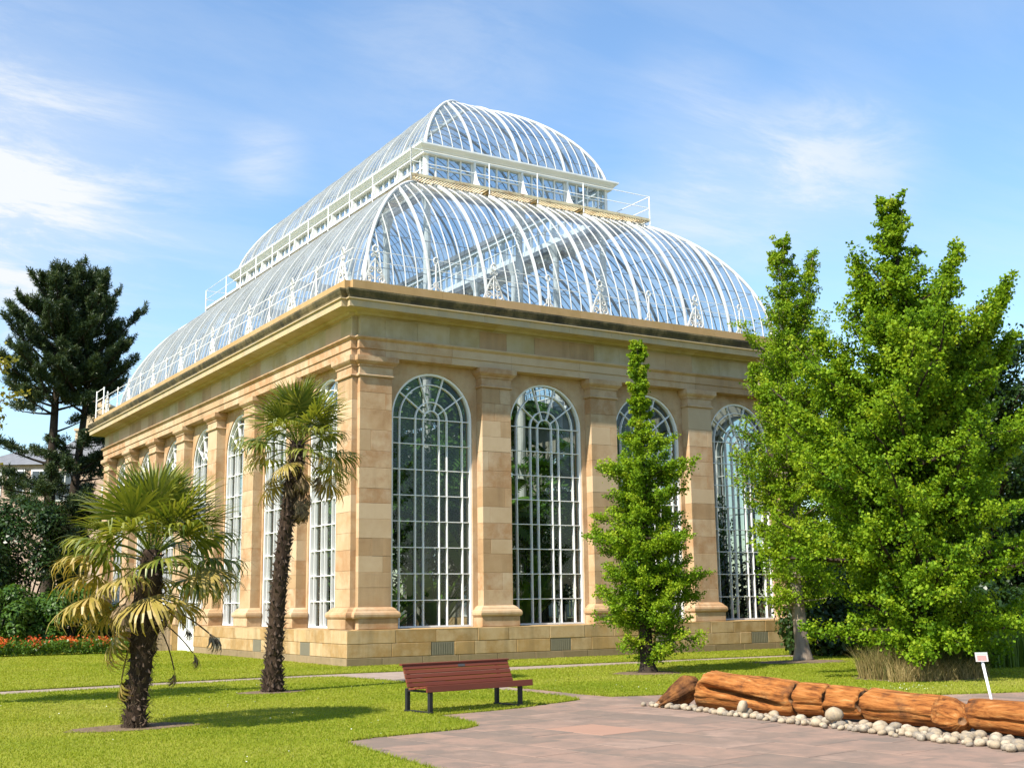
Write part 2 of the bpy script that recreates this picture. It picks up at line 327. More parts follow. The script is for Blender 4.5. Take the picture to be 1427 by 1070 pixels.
while p < 10.5:
    w = rs.choice((0.62, 0.75, 0.9, 0.68)); q = -8.5+rs.random()
    while q < 5.5:
        l = rs.choice((0.75, 0.95, 1.15, 1.3, 0.9))
        if abs(p) < 0.01 and q < 0.2 < q+l: l = 0.2-q+0.0
        cx, cy = pv(p+w/2, q+l/2)
        cor = [pv(p+a, q+b) for a in (0.05, w-0.05) for b in (0.05, l-0.05)]
        xs = np.array([c[0] for c in cor]+[cx]); ys = np.array([c[1] for c in cor]+[cy])
        hid = inside(xs, ys, LAWN_A) | inside(xs, ys, LAWN_B) | inside(xs, ys, LAWN_C)
        if l > 0.15 and not hid.all():
            m = MB(T=lambda a, b, c: (*pv(a, c), b)); j = 0.007; dz = rs.uniform(-0.003, 0.003)
            m.stone(p+j, p+w-j, q+j, q+l-j, 0, 0.05, 0.003)
            m.v = [(x, y, 0.002+dz*0.6-z) for x, y, z in m.v]
            orange = abs(cx+4.55) < 0.38 and abs(cy+17.9) < 0.45
            m.build('paving_slab', SLAB_O if orange else SLAB, pav)
        q += l
    p += w
def patch(name, c, rx, ry, rot, seed, z=LZ+0.006, mat=SOIL):
    m = MB(); r = random.Random(seed); n = 40; vs = [(c[0], c[1], z+0.012)]
    for i in range(n):
        a = 2*PI*i/n; k = 1+0.16*noise.noise((math.cos(a)*1.7+seed, math.sin(a)*1.7, seed)); x = rx*k*math.cos(a); y = ry*k*math.sin(a)
        vs.append((c[0]+x*math.cos(rot)-y*math.sin(rot), c[1]+x*math.sin(rot)+y*math.cos(rot), z))
    m.add(vs, [(0, i+1, (i+1) % n+1) for i in range(n)])
    return m.build(name, mat, kind='structure')
PATCHES = [((-9.25, -13.3), 0.95, 0.5, 0.05, 1), ((-5.2, -7.95), 0.7, 0.45, 0.0, 2), ((4.0, -8.15), 0.9, 0.75, 0.0, 3), ((10.2, -7.0), 1.5, 0.9, -0.3, 4), ((7.2, -13.4), 1.5, 1.3, 0, 5)]
for c, rx, ry, rot, sd in PATCHES: patch('soil_patch', c, rx, ry, rot, sd)

# grass blades (uncountable)
GBL = leaf('grass blades', [(0.155, 0.22, 0.012), (0.245, 0.295, 0.02), (0.305, 0.335, 0.036), (0.36, 0.35, 0.08)], trans=0.42, rough=0.55, spec=0.15, tcol=(1.25, 1.15, 0.5))
def blades(name, polys, box, n, hmin, hmax, mat, wid=0.007, seed=3):
    g = np.random.default_rng(seed)
    x = g.uniform(box[0], box[1], n); y = g.uniform(box[2], box[3], n)
    dist = np.hypot(x-CAMPOS[0], y-CAMPOS[1])
    keep = g.random(n) < np.clip((17/np.maximum(dist, 8))**2, 0.02, 1)
    dx_, dy_ = x-CAMPOS[0], y-CAMPOS[1]
    fw = dx_*F_[0]+dy_*F_[1]; sd = dx_*R_[0]+dy_*R_[1]
    keep &= np.abs(sd) < fw*0.47
    ok = np.zeros(n, bool)
    for pl in polys: ok |= inside(x, y, pl)
    for (c, rx, ry, rot, s_) in PATCHES:
        ok &= ~((((x-c[0])/rx)**2+((y-c[1])/ry)**2) < 0.8)
    keep &= ok
    x, y, dist = x[keep], y[keep], dist[keep]; n = len(x)
    sc = np.clip(dist/16, 1, 2.2)
    h = g.uniform(hmin, hmax, n)*(0.8+0.2*sc); a = g.uniform(0, 2*PI, n); w = wid*g.uniform(0.7, 1.3, n)*sc
    lean = g.normal(0, 0.45, (n, 2))*h[:, None]
    b = np.stack([x, y, np.full(n, LZ-0.004)], 1); sx = np.stack([np.cos(a)*w, np.sin(a)*w, np.zeros(n)], 1)
    tip = b+np.concatenate([lean, h[:, None]], 1)
    pt = np.array([noise.noise((u*0.5, v*0.5, 0)) for u, v in zip(x, y)])
    pt2 = np.array([noise.noise((u*0.16+7, v*0.22, 3)) for u, v in zip(x, y)])
    tint = np.clip(0.45+0.30*pt+0.45*pt2+g.normal(0, 0.18, n), 0, 1)
    return quads_mesh(name, np.stack([b-sx, b+sx, tip], 1), 3, mat, tint=tint, kind='stuff')
blades('grass', [LAWN_B, LAWN_C, LAWN_A], (-14, 16, -24, 16), 2600000, 0.012, 0.032, GBL)
# edge tufts along paving edges
def edge_tufts():
    g = np.random.default_rng(9); P = []
    for poly in (LAWN_B, LAWN_C, LAWN_A):
        for i in range(len(poly)):
            a, b = np.array(poly[i]), np.array(poly[(i+1) % len(poly)]); L = np.linalg.norm(b-a)
            if max(abs(a[0]), abs(b[0])) > 24 and L > 30: continue
            k = int(min(L, 30)*160); t = g.random(k)[:, None]; q = a+(b-a)*t+g.normal(0, 0.015, (k, 2)); P.append(q)
    P = np.concatenate(P); n = len(P); h = g.uniform(0.025, 0.07, n); a = g.uniform(0, 2*PI, n); w = 0.008
    b = np.stack([P[:, 0], P[:, 1], np.full(n, -0.0)], 1); sx = np.stack([np.cos(a)*w, np.sin(a)*w, np.zeros(n)], 1)
    tip = b+np.concatenate([g.normal(0, 0.6, (n, 2))*h[:, None], h[:, None]], 1)
    quads_mesh('edge_grass', np.stack([b-sx, b+sx, tip], 1), 3, GBL, tint=np.clip(g.normal(0.35, 0.25, n), 0, 1), kind='stuff')
edge_tufts()
DAISY = surf('daisy petals', [(0.75, 0.74, 0.68), (0.8, 0.8, 0.75)], rand=0.2, bump=0)
def daisies():
    g = np.random.default_rng(21); n = 240
    x = g.uniform(-12, 6, n); y = g.uniform(-19, -4, n)
    k = 90; x = np.concatenate([x, g.normal(3.9, 0.9, k)]); y = np.concatenate([y, g.normal(-15.3, 0.35, k)]); n += k
    ok = inside(x, y, LAWN_B) | inside(x, y, LAWN_C); x, y = x[ok], y[ok]; n = len(x)
    c = np.stack([x, y, np.full(n, LZ+0.035)], 1); r = g.uniform(0.005, 0.010, n)[:, None]
    ax = np.stack([np.ones(n), np.zeros(n), g.normal(0, .3, n)], 1); ay = np.stack([np.zeros(n), np.ones(n), g.normal(0, .3, n)], 1)
    quads_mesh('daisies', np.stack([c+r*(ax*math.cos(t)+ay*math.sin(t)) for t in np.arange(6)*PI/3], 1), 6, DAISY, kind='stuff')
daisies()

# ================================================================== PALM HOUSE
W, L = 18.31, 30.15
NF, NL = 4, 7
PF, PL = (W-1.94)/NF, (L-1.94)/NL
NOTCH = 0.18
SIDES = {'front': (lambda u, d, z: (u, d, z), False, W, NF, PF), 'left': (lambda u, d, z: (d, u, z), True, L, NL, PL),
         'back': (lambda u, d, z: (W-u, L-d, z), False, W, NF, PF), 'right': (lambda u, d, z: (W-d, u, z), False, L, NL, PL)}
house = empty('palm_house'); tag(house, 'sandstone palm house with arched windows and a two-tiered white glass roof', 'glasshouse')
rs = random.Random(3)
def part(mb, name, mat, parent=None, **k): return mb.build(name, mat, parent or house, **k)
ZS, ZSP, RW = 1.0, 7.18, 1.37      # sill, springing, arch radius

def course(side, u0, u1, z0, z1, d, dep, mean, name, mat, skip=(), parent=None, jit=0.25):
    T, fl, LL, nn, pp = SIDES[side]; u = u0; j = 0.004
    edges = [u0]
    while u < u1-0.01:
        l = mean*rs.uniform(1-jit, 1+jit)
        nxt = u+l
        if u1-nxt < mean*0.45: nxt = u1
        edges.append(nxt); u = nxt
    segs = list(zip(edges[:-1], edges[1:]))
    for s0, s1 in skip:
        new = []
        for a, b in segs:
            if b <= s0 or a >= s1: new.append((a, b))
            else:
                if s0-a > 0.12: new.append((a, s0))
                if b-s1 > 0.12: new.append((s1, b))
        segs = new
    for a, b in segs:
        m = MB(T, fl); m.stone(a+j, b-j, z0+j, z1-j, d+rs.uniform(-0.004, 0.004), dep, 0.011); part(m, name, mat, parent)

DOOR_BAY = 3
for side in ('front', 'left', 'back', 'right'):
    T, fl, LL, nn, pp = SIDES[side]
    near = side in ('front', 'left')
    cen = [0.97+pp*(k+0.5) for k in range(nn)]; pil = [0.97+pp*k for k in range(nn+1)]
    # plinth -------------------------------------------------------------
    core = MB(T, fl)
    segs = [(0.05, LL-0.05)] if side != 'left' else [(0.05, cen[DOOR_BAY]-1.37), (cen[DOOR_BAY]+1.37, LL-0.05)]
    for a, b in segs: core.box(a, b, 0.035, 1.05, -0.12, 0.955)
    pcore = part(core, 'plinth', M['plinth'])
    if near:
        sk = [] if side == 'front' else [(cen[DOOR_BAY]-1.37, cen[DOOR_BAY]+1.37)]
        vents = [(c-0.38, c+0.38) for i, c in enumerate(cen) if not (side == 'left' and i == DOOR_BAY)]
        mean = 1.25 if side == 'front' else 1.4
        u00 = 0.0 if side == 'front' else 0.3
        if side == 'left':
            for z0, z1, mt in ((-0.12, 0.226, 'base_course'), (0.226, 0.604, 'plinth'), (0.604, 0.973, 'plinth')):
                pass
        course(side, 0.0 if side == 'front' else 0.012, LL, -0.12, 0.226, 0.0, 0.3 if side == 'front' else 0.034, mean, 'stone', M['base_course'], sk, pcore)
        course(side, 0.0 if side == 'front' else 0.012, LL, 0.226, 0.604, 0.0, 0.034, mean, 'stone', M['plinth'], sk+vents, pcore)
        course(side, 0.0 if side == 'front' else 0.012, LL, 0.604, 0.973, 0.0, 0.034, mean, 'stone', M['plinth'], sk, pcore)
        for a, b in vents:
            m = MB(T, fl); m.box(a+0.01, b-0.01, 0.006, 0.034, 0.232, 0.60)
            for k in range(9): m.box(a+0.05+k*0.075, a+0.075+k*0.075, 0.0, 0.006, 0.25, 0.58)
            part(m, 'vent_panel', M['vent'], pcore)
        m = MB(T, fl)
        for a, b in (segs): m.sweep([(0.0, 0.976), (0.30, 0.995), (0.6, 0.995), (0.6, 0.957), (0.0, 0.957)], [lambda d, a=a: (max(a, d), d), lambda d, b=b: (min(b, LL-d), d)])
        part(m, 'plinth_weathering', M['plinth'], pcore)
    # wall with arched openings -------------------------------------------
    for i, c in enumerate(cen):
        m = MB(T, fl); u0, u1 = c-pp/2, c+pp/2
        if i == 0: u0 = 0.65
        if i == nn-1: u1 = LL-0.65
        n = 20; arc = [(c+RW*math.cos(PI-PI*k/n), ZSP+RW*math.sin(PI*k/n)) for k in range(n+1)]
        zb, zt = 0.99, 10.45; door = side == 'left' and i == DOOR_BAY
        if door: zb = 0.0
        for d, rev in ((0.62, False), (1.0, True)):
            vs = [(u0, d, zb), (c-RW, d, zb), (c-RW, d, ZSP), (u0, d, ZSP), (u0, d, zt), (c+RW, d, zb), (u1, d, zb), (u1, d, ZSP), (c+RW, d, ZSP), (u1, d, zt), (c-RW, d, zt), (c+RW, d, zt)]
            fs = [(0, 1, 2, 3), (5, 6, 7, 8), (3, 2, 10, 4), (8, 7, 9, 11)]
            o = len(vs); vs += [(u, d, z) for u, z in arc]+[(u, d, zt) for u, z in arc]
            fs += [(o+k, o+k+1, o+n+1+k+1, o+n+1+k) for k in range(n)]
            m.add(vs, [tuple(reversed(f)) for f in fs] if rev else fs)
        ol = [(c-RW, zb)]+arc+[(c+RW, zb)]
        vs = [(u, 0.62, z) for u, z in ol]+[(u, 1.0, z) for u, z in ol]; k_ = len(ol)
        m.add(vs, [(k, k+k_, k+k_+1, k+1) for k in range(k_-1)])
        part(m, 'wall', M['sand'] if near else M['inner_wall'])
    # pilasters ----------------------------------------------------------
    for i, c in enumerate(pil):
        u0, u1 = c-0.515, c+0.515
        if not near:
            m = MB(T, fl); m.box(u0, u1, 0.28, 0.62, 0.97, 9); part(m, 'pilaster', M['sand']); continue
        e0 = 0.0 if i else 0.10; e1 = 0.0 if i < nn else 0.10   # corner pilasters stop at the re-entrant notch
        root = MB(T, fl); root.box(u0+0.03, u1-0.03, 0.31, 0.625, 0.98, 8.8); pr = part(root, 'pilaster', M['sand'])
        m = MB(T, fl); m.stone(u0-0.15+e0*0.9, u1+0.15-e1*0.9, 0.996, 1.29, 0.12, 0.49, 0.012); part(m, 'base_block', M['sand'], pr)
        tor = [(0.6, 1.292), (0.105, 1.292), (0.075, 1.34), (0.07, 1.40), (0.09, 1.455), (0.13, 1.49), (0.15, 1.50), (0.16, 1.53), (0.205, 1.575), (0.27, 1.61), (0.6, 1.61)]
        def ring(prof, name, mat, ext, e0=e0, e1=e1, u0=u0, u1=u1):
            # mitred moulding round the three free faces of the pilaster
            mm = MB(T, fl)
            o = lambda d: 0.28-d
            mm.sweep(prof, [lambda d: (u0-min(o(d), ext), 0.615), lambda d: (u0-min(o(d), ext), d), lambda d: (u1+min(o(d), ext), d), lambda d: (u1+min(o(d), ext), 0.615)])
            return part(mm, name, mat, pr)
        prof = [(d, z) for d, z in tor if d < 0.5]; prof = [(0.295, 1.292)]+prof+[(0.295, 1.61)]
        ring(prof, 'base_moulding', M['sand'], 0.205)
        z = 1.61; zend = 8.20; hs = []
        while z < zend-0.01:
            h = rs.uniform(0.42, 0.62); h = h if zend-z-h > 0.3 else zend-z
            hs.append((z, z+h)); z += h
        for a, b in hs:
            m = MB(T, fl); j = 0.0025
            cut = rs.random()
            if cut < 0.35 and side == 'front':
                k = rs.uniform(0.2, 0.45) if rs.random() < .5 else rs.uniform(0.6, 0.8); um = u0+(u1-u0)*k
                m.stone(u0, um-j, a+j, b-j, 0.28+rs.uniform(-.002, .002), 0.335, 0.005); part(m, 'stone', M[rs.choice(('sand', 'sand', 'sand_dark', 'sand_pale'))], pr)
                m = MB(T, fl); m.stone(um+j, u1, a+j, b-j, 0.28+rs.uniform(-.002, .002), 0.335, 0.005)
            else: m.stone(u0, u1, a+j, b-j, 0.28+rs.uniform(-.002, .002), 0.335, 0.005)
            part(m, 'stone', M[rs.choice(('sand', 'sand', 'sand', 'sand', 'sand_dark', 'sand_pale'))], pr)
        ring([(0.31, 8.20), (0.225, 8.205), (0.215, 8.235), (0.225, 8.265), (0.265, 8.275), (0.265, 8.50), (0.31, 8.5)], 'necking', M['sand'], 0.08)
        ring([(0.31, 8.50), (0.235, 8.50), (0.225, 8.55), (0.17, 8.60), (0.135, 8.645), (0.13, 8.655), (0.13, 8.80), (0.31, 8.80)], 'capital', M['sand'], 0.16)

# entablature: stones cut from mouldings that run round all four sides
ENT = [
 ('architrave_stone', 'sand', [(0.24, 8.805), (0.62, 8.805), (0.62, 9.37), (0.115, 9.37), (0.115, 9.335), (0.15, 9.30), (0.195, 9.27), (0.205, 9.255), (0.205, 9.025), (0.24, 9.018)], 2.6),
 ('frieze_stone', 'frieze', [(0.26, 9.37), (0.60, 9.37), (0.60, 10.03), (0.26, 10.03)], 1.15),
 ('soffit_stone', 'frieze', [(0.24, 9.95), (0.255, 9.95), (0.60, 10.04), (0.60, 10.12), (-0.34, 10.12), (-0.34, 10.075), (0.05, 10.06), (0.10, 10.0), (0.24, 9.985)], 1.9),
 ('cornice_stone', 'cornice', [(-0.36, 10.08), (-0.34, 10.08), (-0.34, 10.12), (0.5, 10.12), (0.5, 10.325), (-0.415, 10.325), (-0.415, 10.29), (-0.385, 10.28), (-0.36, 10.27)], 1.6),
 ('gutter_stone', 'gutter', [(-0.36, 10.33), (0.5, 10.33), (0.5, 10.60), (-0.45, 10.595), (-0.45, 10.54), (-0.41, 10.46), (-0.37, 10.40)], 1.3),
 ('parapet_stone', 'parapet', [(-0.20, 10.57), (0.5, 10.57), (0.5, 10.93), (-0.20, 10.91)], 1.9)]
uA = 1.25
for nm, mt, prof, mean in ENT:
    for side in SIDES:
        T, fl, LL, nn, pp = SIDES[side]
        if side in ('front', 'left'):
            u = uA; edges = [u]
            while u < LL-uA-0.01:
                x = u+mean*rs.uniform(0.8, 1.2)
                if LL-uA-x < mean*0.5: x = LL-uA
                edges.append(x); u = x
        else: edges = [uA, LL-uA]
        for a, b in zip(edges[:-1], edges[1:]):
            m = MB(T, fl); m.sweep(prof, [lambda d, a=a: (a+0.003, d), lambda d, b=b: (b-0.003, d)]); part(m, nm, M[rs.choice((mt, mt, mt, 'sand_dark', 'sand_pale')) if nm in ('architrave_stone', 'frieze_stone') else mt])
    for cx, cy in ((0, 0), (1, 0), (0, 1), (1, 1)):
        m = MB(lambda x, y, z, cx=cx, cy=cy: (W-x if cx else x, L-y if cy else y, z), (cx+cy) % 2 == 1)
        m.sweep(prof, [lambda d: (uA, d), lambda d: (d+NOTCH, d), lambda d: (d+NOTCH, d+NOTCH), lambda d: (d, d+NOTCH), lambda d: (d, uA)])
        part(m, nm, M[mt])

# re-entrant corner pier: fills behind the notch
for cx, cy in ((0, 0), (1, 0), (0, 1), (1, 1)):
    m = MB(lambda x, y, z, cx=cx, cy=cy: (W-x if cx else x, L-y if cy else y, z), (cx+cy) % 2 == 1)
    m.box(0.46, 0.66, 0.46, 0.66, 0.98, 10.3); part(m, 'corner_pier', M['sand'])

# windows ---------------------------------------------------------------------
R1, R2, R3 = 0.265, 0.535, 1.065
ZB = [ZS+0.045]+[7.14-0.765*k for k in range(7, 0, -1)]+[7.14]
SP = [36, 72, 108, 144]
def arcpts(c, zc, r, a0, a1, n): return [(c+r*math.cos(math.radians(a0+(a1-a0)*k/n)), zc+r*math.sin(math.radians(a0+(a1-a0)*k/n))) for k in range(n+1)]
def bar_arc(m, c, zc, r, w, d0, d1, n=20):
    o = arcpts(c, zc, r+w/2, 0, 180, n); i = arcpts(c, zc, r-w/2, 0, 180, n); k = n+1
    vs = [(u, d0, z) for u, z in o]+[(u, d0, z) for u, z in i]+[(u, d1, z) for u, z in o]+[(u, d1, z) for u, z in i]
    fs = []
    for a in range(n): fs += [(a, a+1, k+a+1, k+a), (2*k+a, 3*k+a, 3*k+a+1, 2*k+a+1), (a, 2*k+a, 2*k+a+1, a+1), (k+a, k+a+1, 3*k+a+1, 3*k+a)]
    m.add(vs, fs)
def window(side, i, c):
    T, fl, LL, nn, pp = SIDES[side]; m = MB(T, fl); zc = 7.14; RO = RW-0.002
    door = side == 'left' and i == DOOR_BAY; zlo = 2.45 if door else ZS
    D0, D1 = 0.69, 0.80
    m.box(c-RO, c-RO+0.065, 0.665, 0.82, zlo, ZSP); m.box(c+RO-0.065, c+RO, 0.665, 0.82, zlo, ZSP)
    m.box(c-RO, c+RO, 0.66, 0.84, zlo, zlo+0.05)
    bar_arc(m, c, ZSP, RO-0.033, 0.065, 0.665, 0.82)
    for r in (R1, R2, R3):
        w = 0.027
        m.box(c-r-w/2, c-r+w/2, D0, D1, zlo+0.05, zc); m.box(c+r-w/2, c+r+w/2, D0, D1, zlo+0.05, zc); bar_arc(m, c, zc, r, w, D0, D1)
    for z in ZB[1:]:
        if z > zlo+0.2: m.box(c-RO+0.06, c+RO-0.06, D0+0.006, D1-0.006, z-0.012, z+0.012)
    for a in SP:
        ca, sa = math.cos(math.radians(a)), math.sin(math.radians(a)); nx, nz = -sa*0.014, ca*0.014
        q = [(c+R1*ca+nx, zc+R1*sa+nz), (c+R1*ca-nx, zc+R1*sa-nz), (c+RO*ca-nx, zc+RO*sa-nz), (c+RO*ca+nx, zc+RO*sa+nz)]
        m.add([(u, D0+.004, z) for u, z in q]+[(u, D1-.004, z) for u, z in q], [(0, 1, 2, 3), (7, 6, 5, 4), (0, 4, 5, 1), (1, 5, 6, 2), (2, 6, 7, 3), (3, 7, 4, 0)])
    w = part(m, 'window', M['white_clean'])
    cols = [-RO, -R3, -R2, -R1, R1, R2, R3, RO]; G = 0.775
    single = side == 'front'; joined = MB(T, fl)
    def pane(poly):
        tu, tz = rs.uniform(-0.007, 0.007), rs.uniform(-0.007, 0.007)
        cu = sum(p_[0] for p_ in poly)/len(poly); cz = sum(p_[1] for p_ in poly)/len(poly)
        vs = [(u, G+(u-cu)*tu+(z-cz)*tz, z) for u, z in poly]
        mm = MB(T, fl) if single else joined
        mm.add(vs, [tuple(range(len(vs)))])
        if single: part(mm, 'pane', M['pane'], w)
    for a, b in zip(cols[:-1], cols[1:]):
        for z0, z1 in zip(ZB[:-1], ZB[1:]):
            if z1 > zlo+0.1: pane([(c+a, max(z0, zlo)), (c+b, max(z0, zlo)), (c+b, z1), (c+a, z1)])
    angs = [0]+SP+[180]
    pane(arcpts(c, zc, R1, 0, 180, 10))
    for r0, r1 in ((R1, R2), (R2, R3), (R3, RO)):
        for a0, a1 in zip(angs[:-1], angs[1:]): pane(arcpts(c, zc, r0, a0, a1, 5)+list(reversed(arcpts(c, zc, r1, a0, a1, 5))))
    if not single: part(joined, 'glazing', M['pane'], w, kind='stuff')
for side in SIDES:
    T, fl, LL, nn, pp = SIDES[side]
    for i in range(nn): window(side, i, 0.97+pp*(i+0.5))
# glazed white door in the left front
T, fl, LL, nn, pp = SIDES['left']; c = 0.97+pp*(DOOR_BAY+0.5)
m = MB(T, fl)
for u in (c-1.36, c-0.03, c+1.26): m.box(u, u+0.10, 0.25, 0.95, 0.0, 2.35)
m.box(c-1.42, c+1.42, 0.2, 0.97, 2.35, 2.47); m.box(c-1.26, c+1.26, 0.35, 0.43, 0.03, 0.85)
for u in (c-1.0, c-0.7, c-0.37, c+0.3, c+0.62, c+0.95): m.box(u, u+0.035, 0.36, 0.41, 0.85, 2.35)
for z in (1.3, 1.82): m.box(c-1.26, c+1.26, 0.365, 0.405, z, z+0.03)
door = part(m, 'door', M['white_clean'])
m = MB(T, fl); m.add([(c-1.26, 0.385, 0.85), (c+1.26, 0.385, 0.85), (c+1.26, 0.385, 2.35), (c-1.26, 0.385, 2.35)], [(0, 1, 2, 3)]); part(m, 'pane', M['pane'], door)
m = MB(T, fl); m.box(c-0.2, c-0.16, 0.3, 0.35, 1.0, 1.15); part(m, 'handle', M['dark_iron'], door)

# ---- roofs ------------------------------------------------------------------
def vault(b, z0, Sx, H, mm, n, tmax=1.0):
    o = []
    for k in range(n+1):
        th = tmax*PI/2*k/n
        o.append((b+Sx*(1-math.cos(th)**(2/mm) if th < PI/2-1e-6 else 1.0), z0+H*math.sin(th)**(2/mm)))
    return o
def trunc(curve, smax):
    o = []
    for (a, za), (b_, zb) in zip(curve[:-1], curve[1:]):
        o.append((a, za))
        if b_ > smax: t = (smax-a)/(b_-a); o.append((smax, za+(zb-za)*t)); return o
    o.append(curve[-1]); return o
LOW = trunc(vault(0.808, 11.0, 5.156, 5.432, 1.785, 26), 5.16)
UPB = 5.14
UP = vault(UPB, 17.65, W/2-UPB, 3.8, 1.6, 20)
def zat(curve, s):
    for (a, za), (b_, zb) in zip(curve[:-1], curve[1:]):
        if s <= b_: return za+(zb-za)*(s-a)/(b_-a+1e-9)
    return curve[-1][1]
def rib_path(curve, u, LL, off=0.0):
    smax = min(u, LL-u); o = []
    for s_, z in curve:
        if s_ >= smax: o.append((u, smax, zat(curve, smax)+off)); break
        o.append((u, s_, z+off))
    return o
def rib(m, path, w, dep):
    """rectangular-section rib standing proud of the glass"""
    n = len(path)
    if n < 2: return
    vs = []
    for k, (u, s_, z) in enumerate(path):
        a = path[max(k-1, 0)]; b_ = path[min(k+1, n-1)]; tx, tz = b_[1]-a[1], b_[2]-a[2]; l = math.hypot(tx, tz) or 1; nx, nz = -tz/l, tx/l
        up, dn = dep*0.6, dep*0.4
        vs += [(u-w/2, s_+nx*up, z+nz*up), (u+w/2, s_+nx*up, z+nz*up), (u+w/2, s_-nx*dn, z-nz*dn), (u-w/2, s_-nx*dn, z-nz*dn)]
    fs = []
    for k in range(n-1):
        for i in range(4): j = (i+1) % 4; fs.append((4*k+i, 4*k+j, 4*k+4+j, 4*k+4+i))
    fs += [(0, 3, 2, 1), (4*n-4, 4*n-3, 4*n-2, 4*n-1)]
    m.add(vs, fs)
def strip(m, curve, u0, u1, LL):
    vs = []; fs = []; k = 0
    for s_, z in curve:
        a = min(max(u0, s_), LL-s_); b_ = max(min(u1, LL-s_), s_)
        if a > b_: a = b_ = (a+b_)/2
        vs += [(a, s_, z), (b_, s_, z)]
        if k: fs.append((2*k-2, 2*k-1, 2*k+1, 2*k))
        k += 1
        if b_-a < 1e-4 and k > 1: break
    if fs: m.add(vs, fs)
def roof_tier(curve, tier, wmaj, wmin, dmaj, dmin, nsub):
    b0 = curve[0][0]
    for side in SIDES:
        T, fl, LL, nn, pp = SIDES[side]; half = pp/2
        near = side in ('front', 'left'); stuffR = MB(T, fl); stuffG = MB(T, fl)
        k0 = int(math.floor((b0-0.97)/half))-1; us = []
        for k in range(k0, 40):
            for j in range(nsub):
                u = 0.97+half*(k+j/nsub)
                if b0+0.04 < u < LL-b0-0.04: us.append((u, j == 0))
        for u, maj in us:
            pth = rib_path(curve, u, LL); mm = MB(T, fl) if near else stuffR
            rib(mm, pth, wmaj if maj else wmin, dmaj if maj else dmin)
            if near: part(mm, 'rib', M['white'])
        ed = [b0]+[u for u, _ in us]+[LL-b0]
        for a, b_ in zip(ed[:-1], ed[1:]):
            mm = MB(T, fl) if near else stuffG
            strip(mm, curve, a, b_, LL)
            if near and mm.f: part(mm, 'roof_pane', M['roof_glass'])
        if not near: part(stuffR, 'rear_ribs', M['inner_backlit'], kind='stuff'); part(stuffG, 'rear_glazing', M['roof_glass'], kind='stuff')
        # purlins under the glass
        pm = MB(T, fl)
        npur = 6 if tier == 'low' else 5
        for q in range(1, npur):
            s_, z = curve[int(q*(len(curve)-1)/npur)]
            pm.box(s_+0.05, LL-s_-0.05, s_+0.05, s_+0.066, z-0.075, z-0.055)
        part(pm, 'purlins', M['inner_backlit'])
    for cx, cy in ((0, 0), (1, 0), (0, 1), (1, 1)):
        m = MB(lambda x, y, z, cx=cx, cy=cy: (W-x if cx else x, L-y if cy else y, z))
        m.tube([(s_, s_, z) for s_, z in curve], [0.062]*len(curve), 6); part(m, 'hip_rib', M['white'], smooth=True)
roof_tier(LOW, 'low', 0.068, 0.022, 0.10, 0.04, 5)
roof_tier(UP, 'up', 0.060, 0.020, 0.09, 0.035, 5)
m = MB(); zr = UP[-1][1]; m.tube([(W/2, W/2, zr+0.03), (W/2, L-W/2, zr+0.03)], 0.09, 6); part(m, 'ridge', M['white'])
m = MB(); m.tube([(W/2, W/2+1.2, zr), (W/2, W/2+1.2, zr+0.62)], 0.015, 5); m.tube([(W/2, W/2+1.9, zr), (W/2, W/2+1.9, zr+0.25)], 0.06, 6); part(m, 'finial', M['dark_iron'])
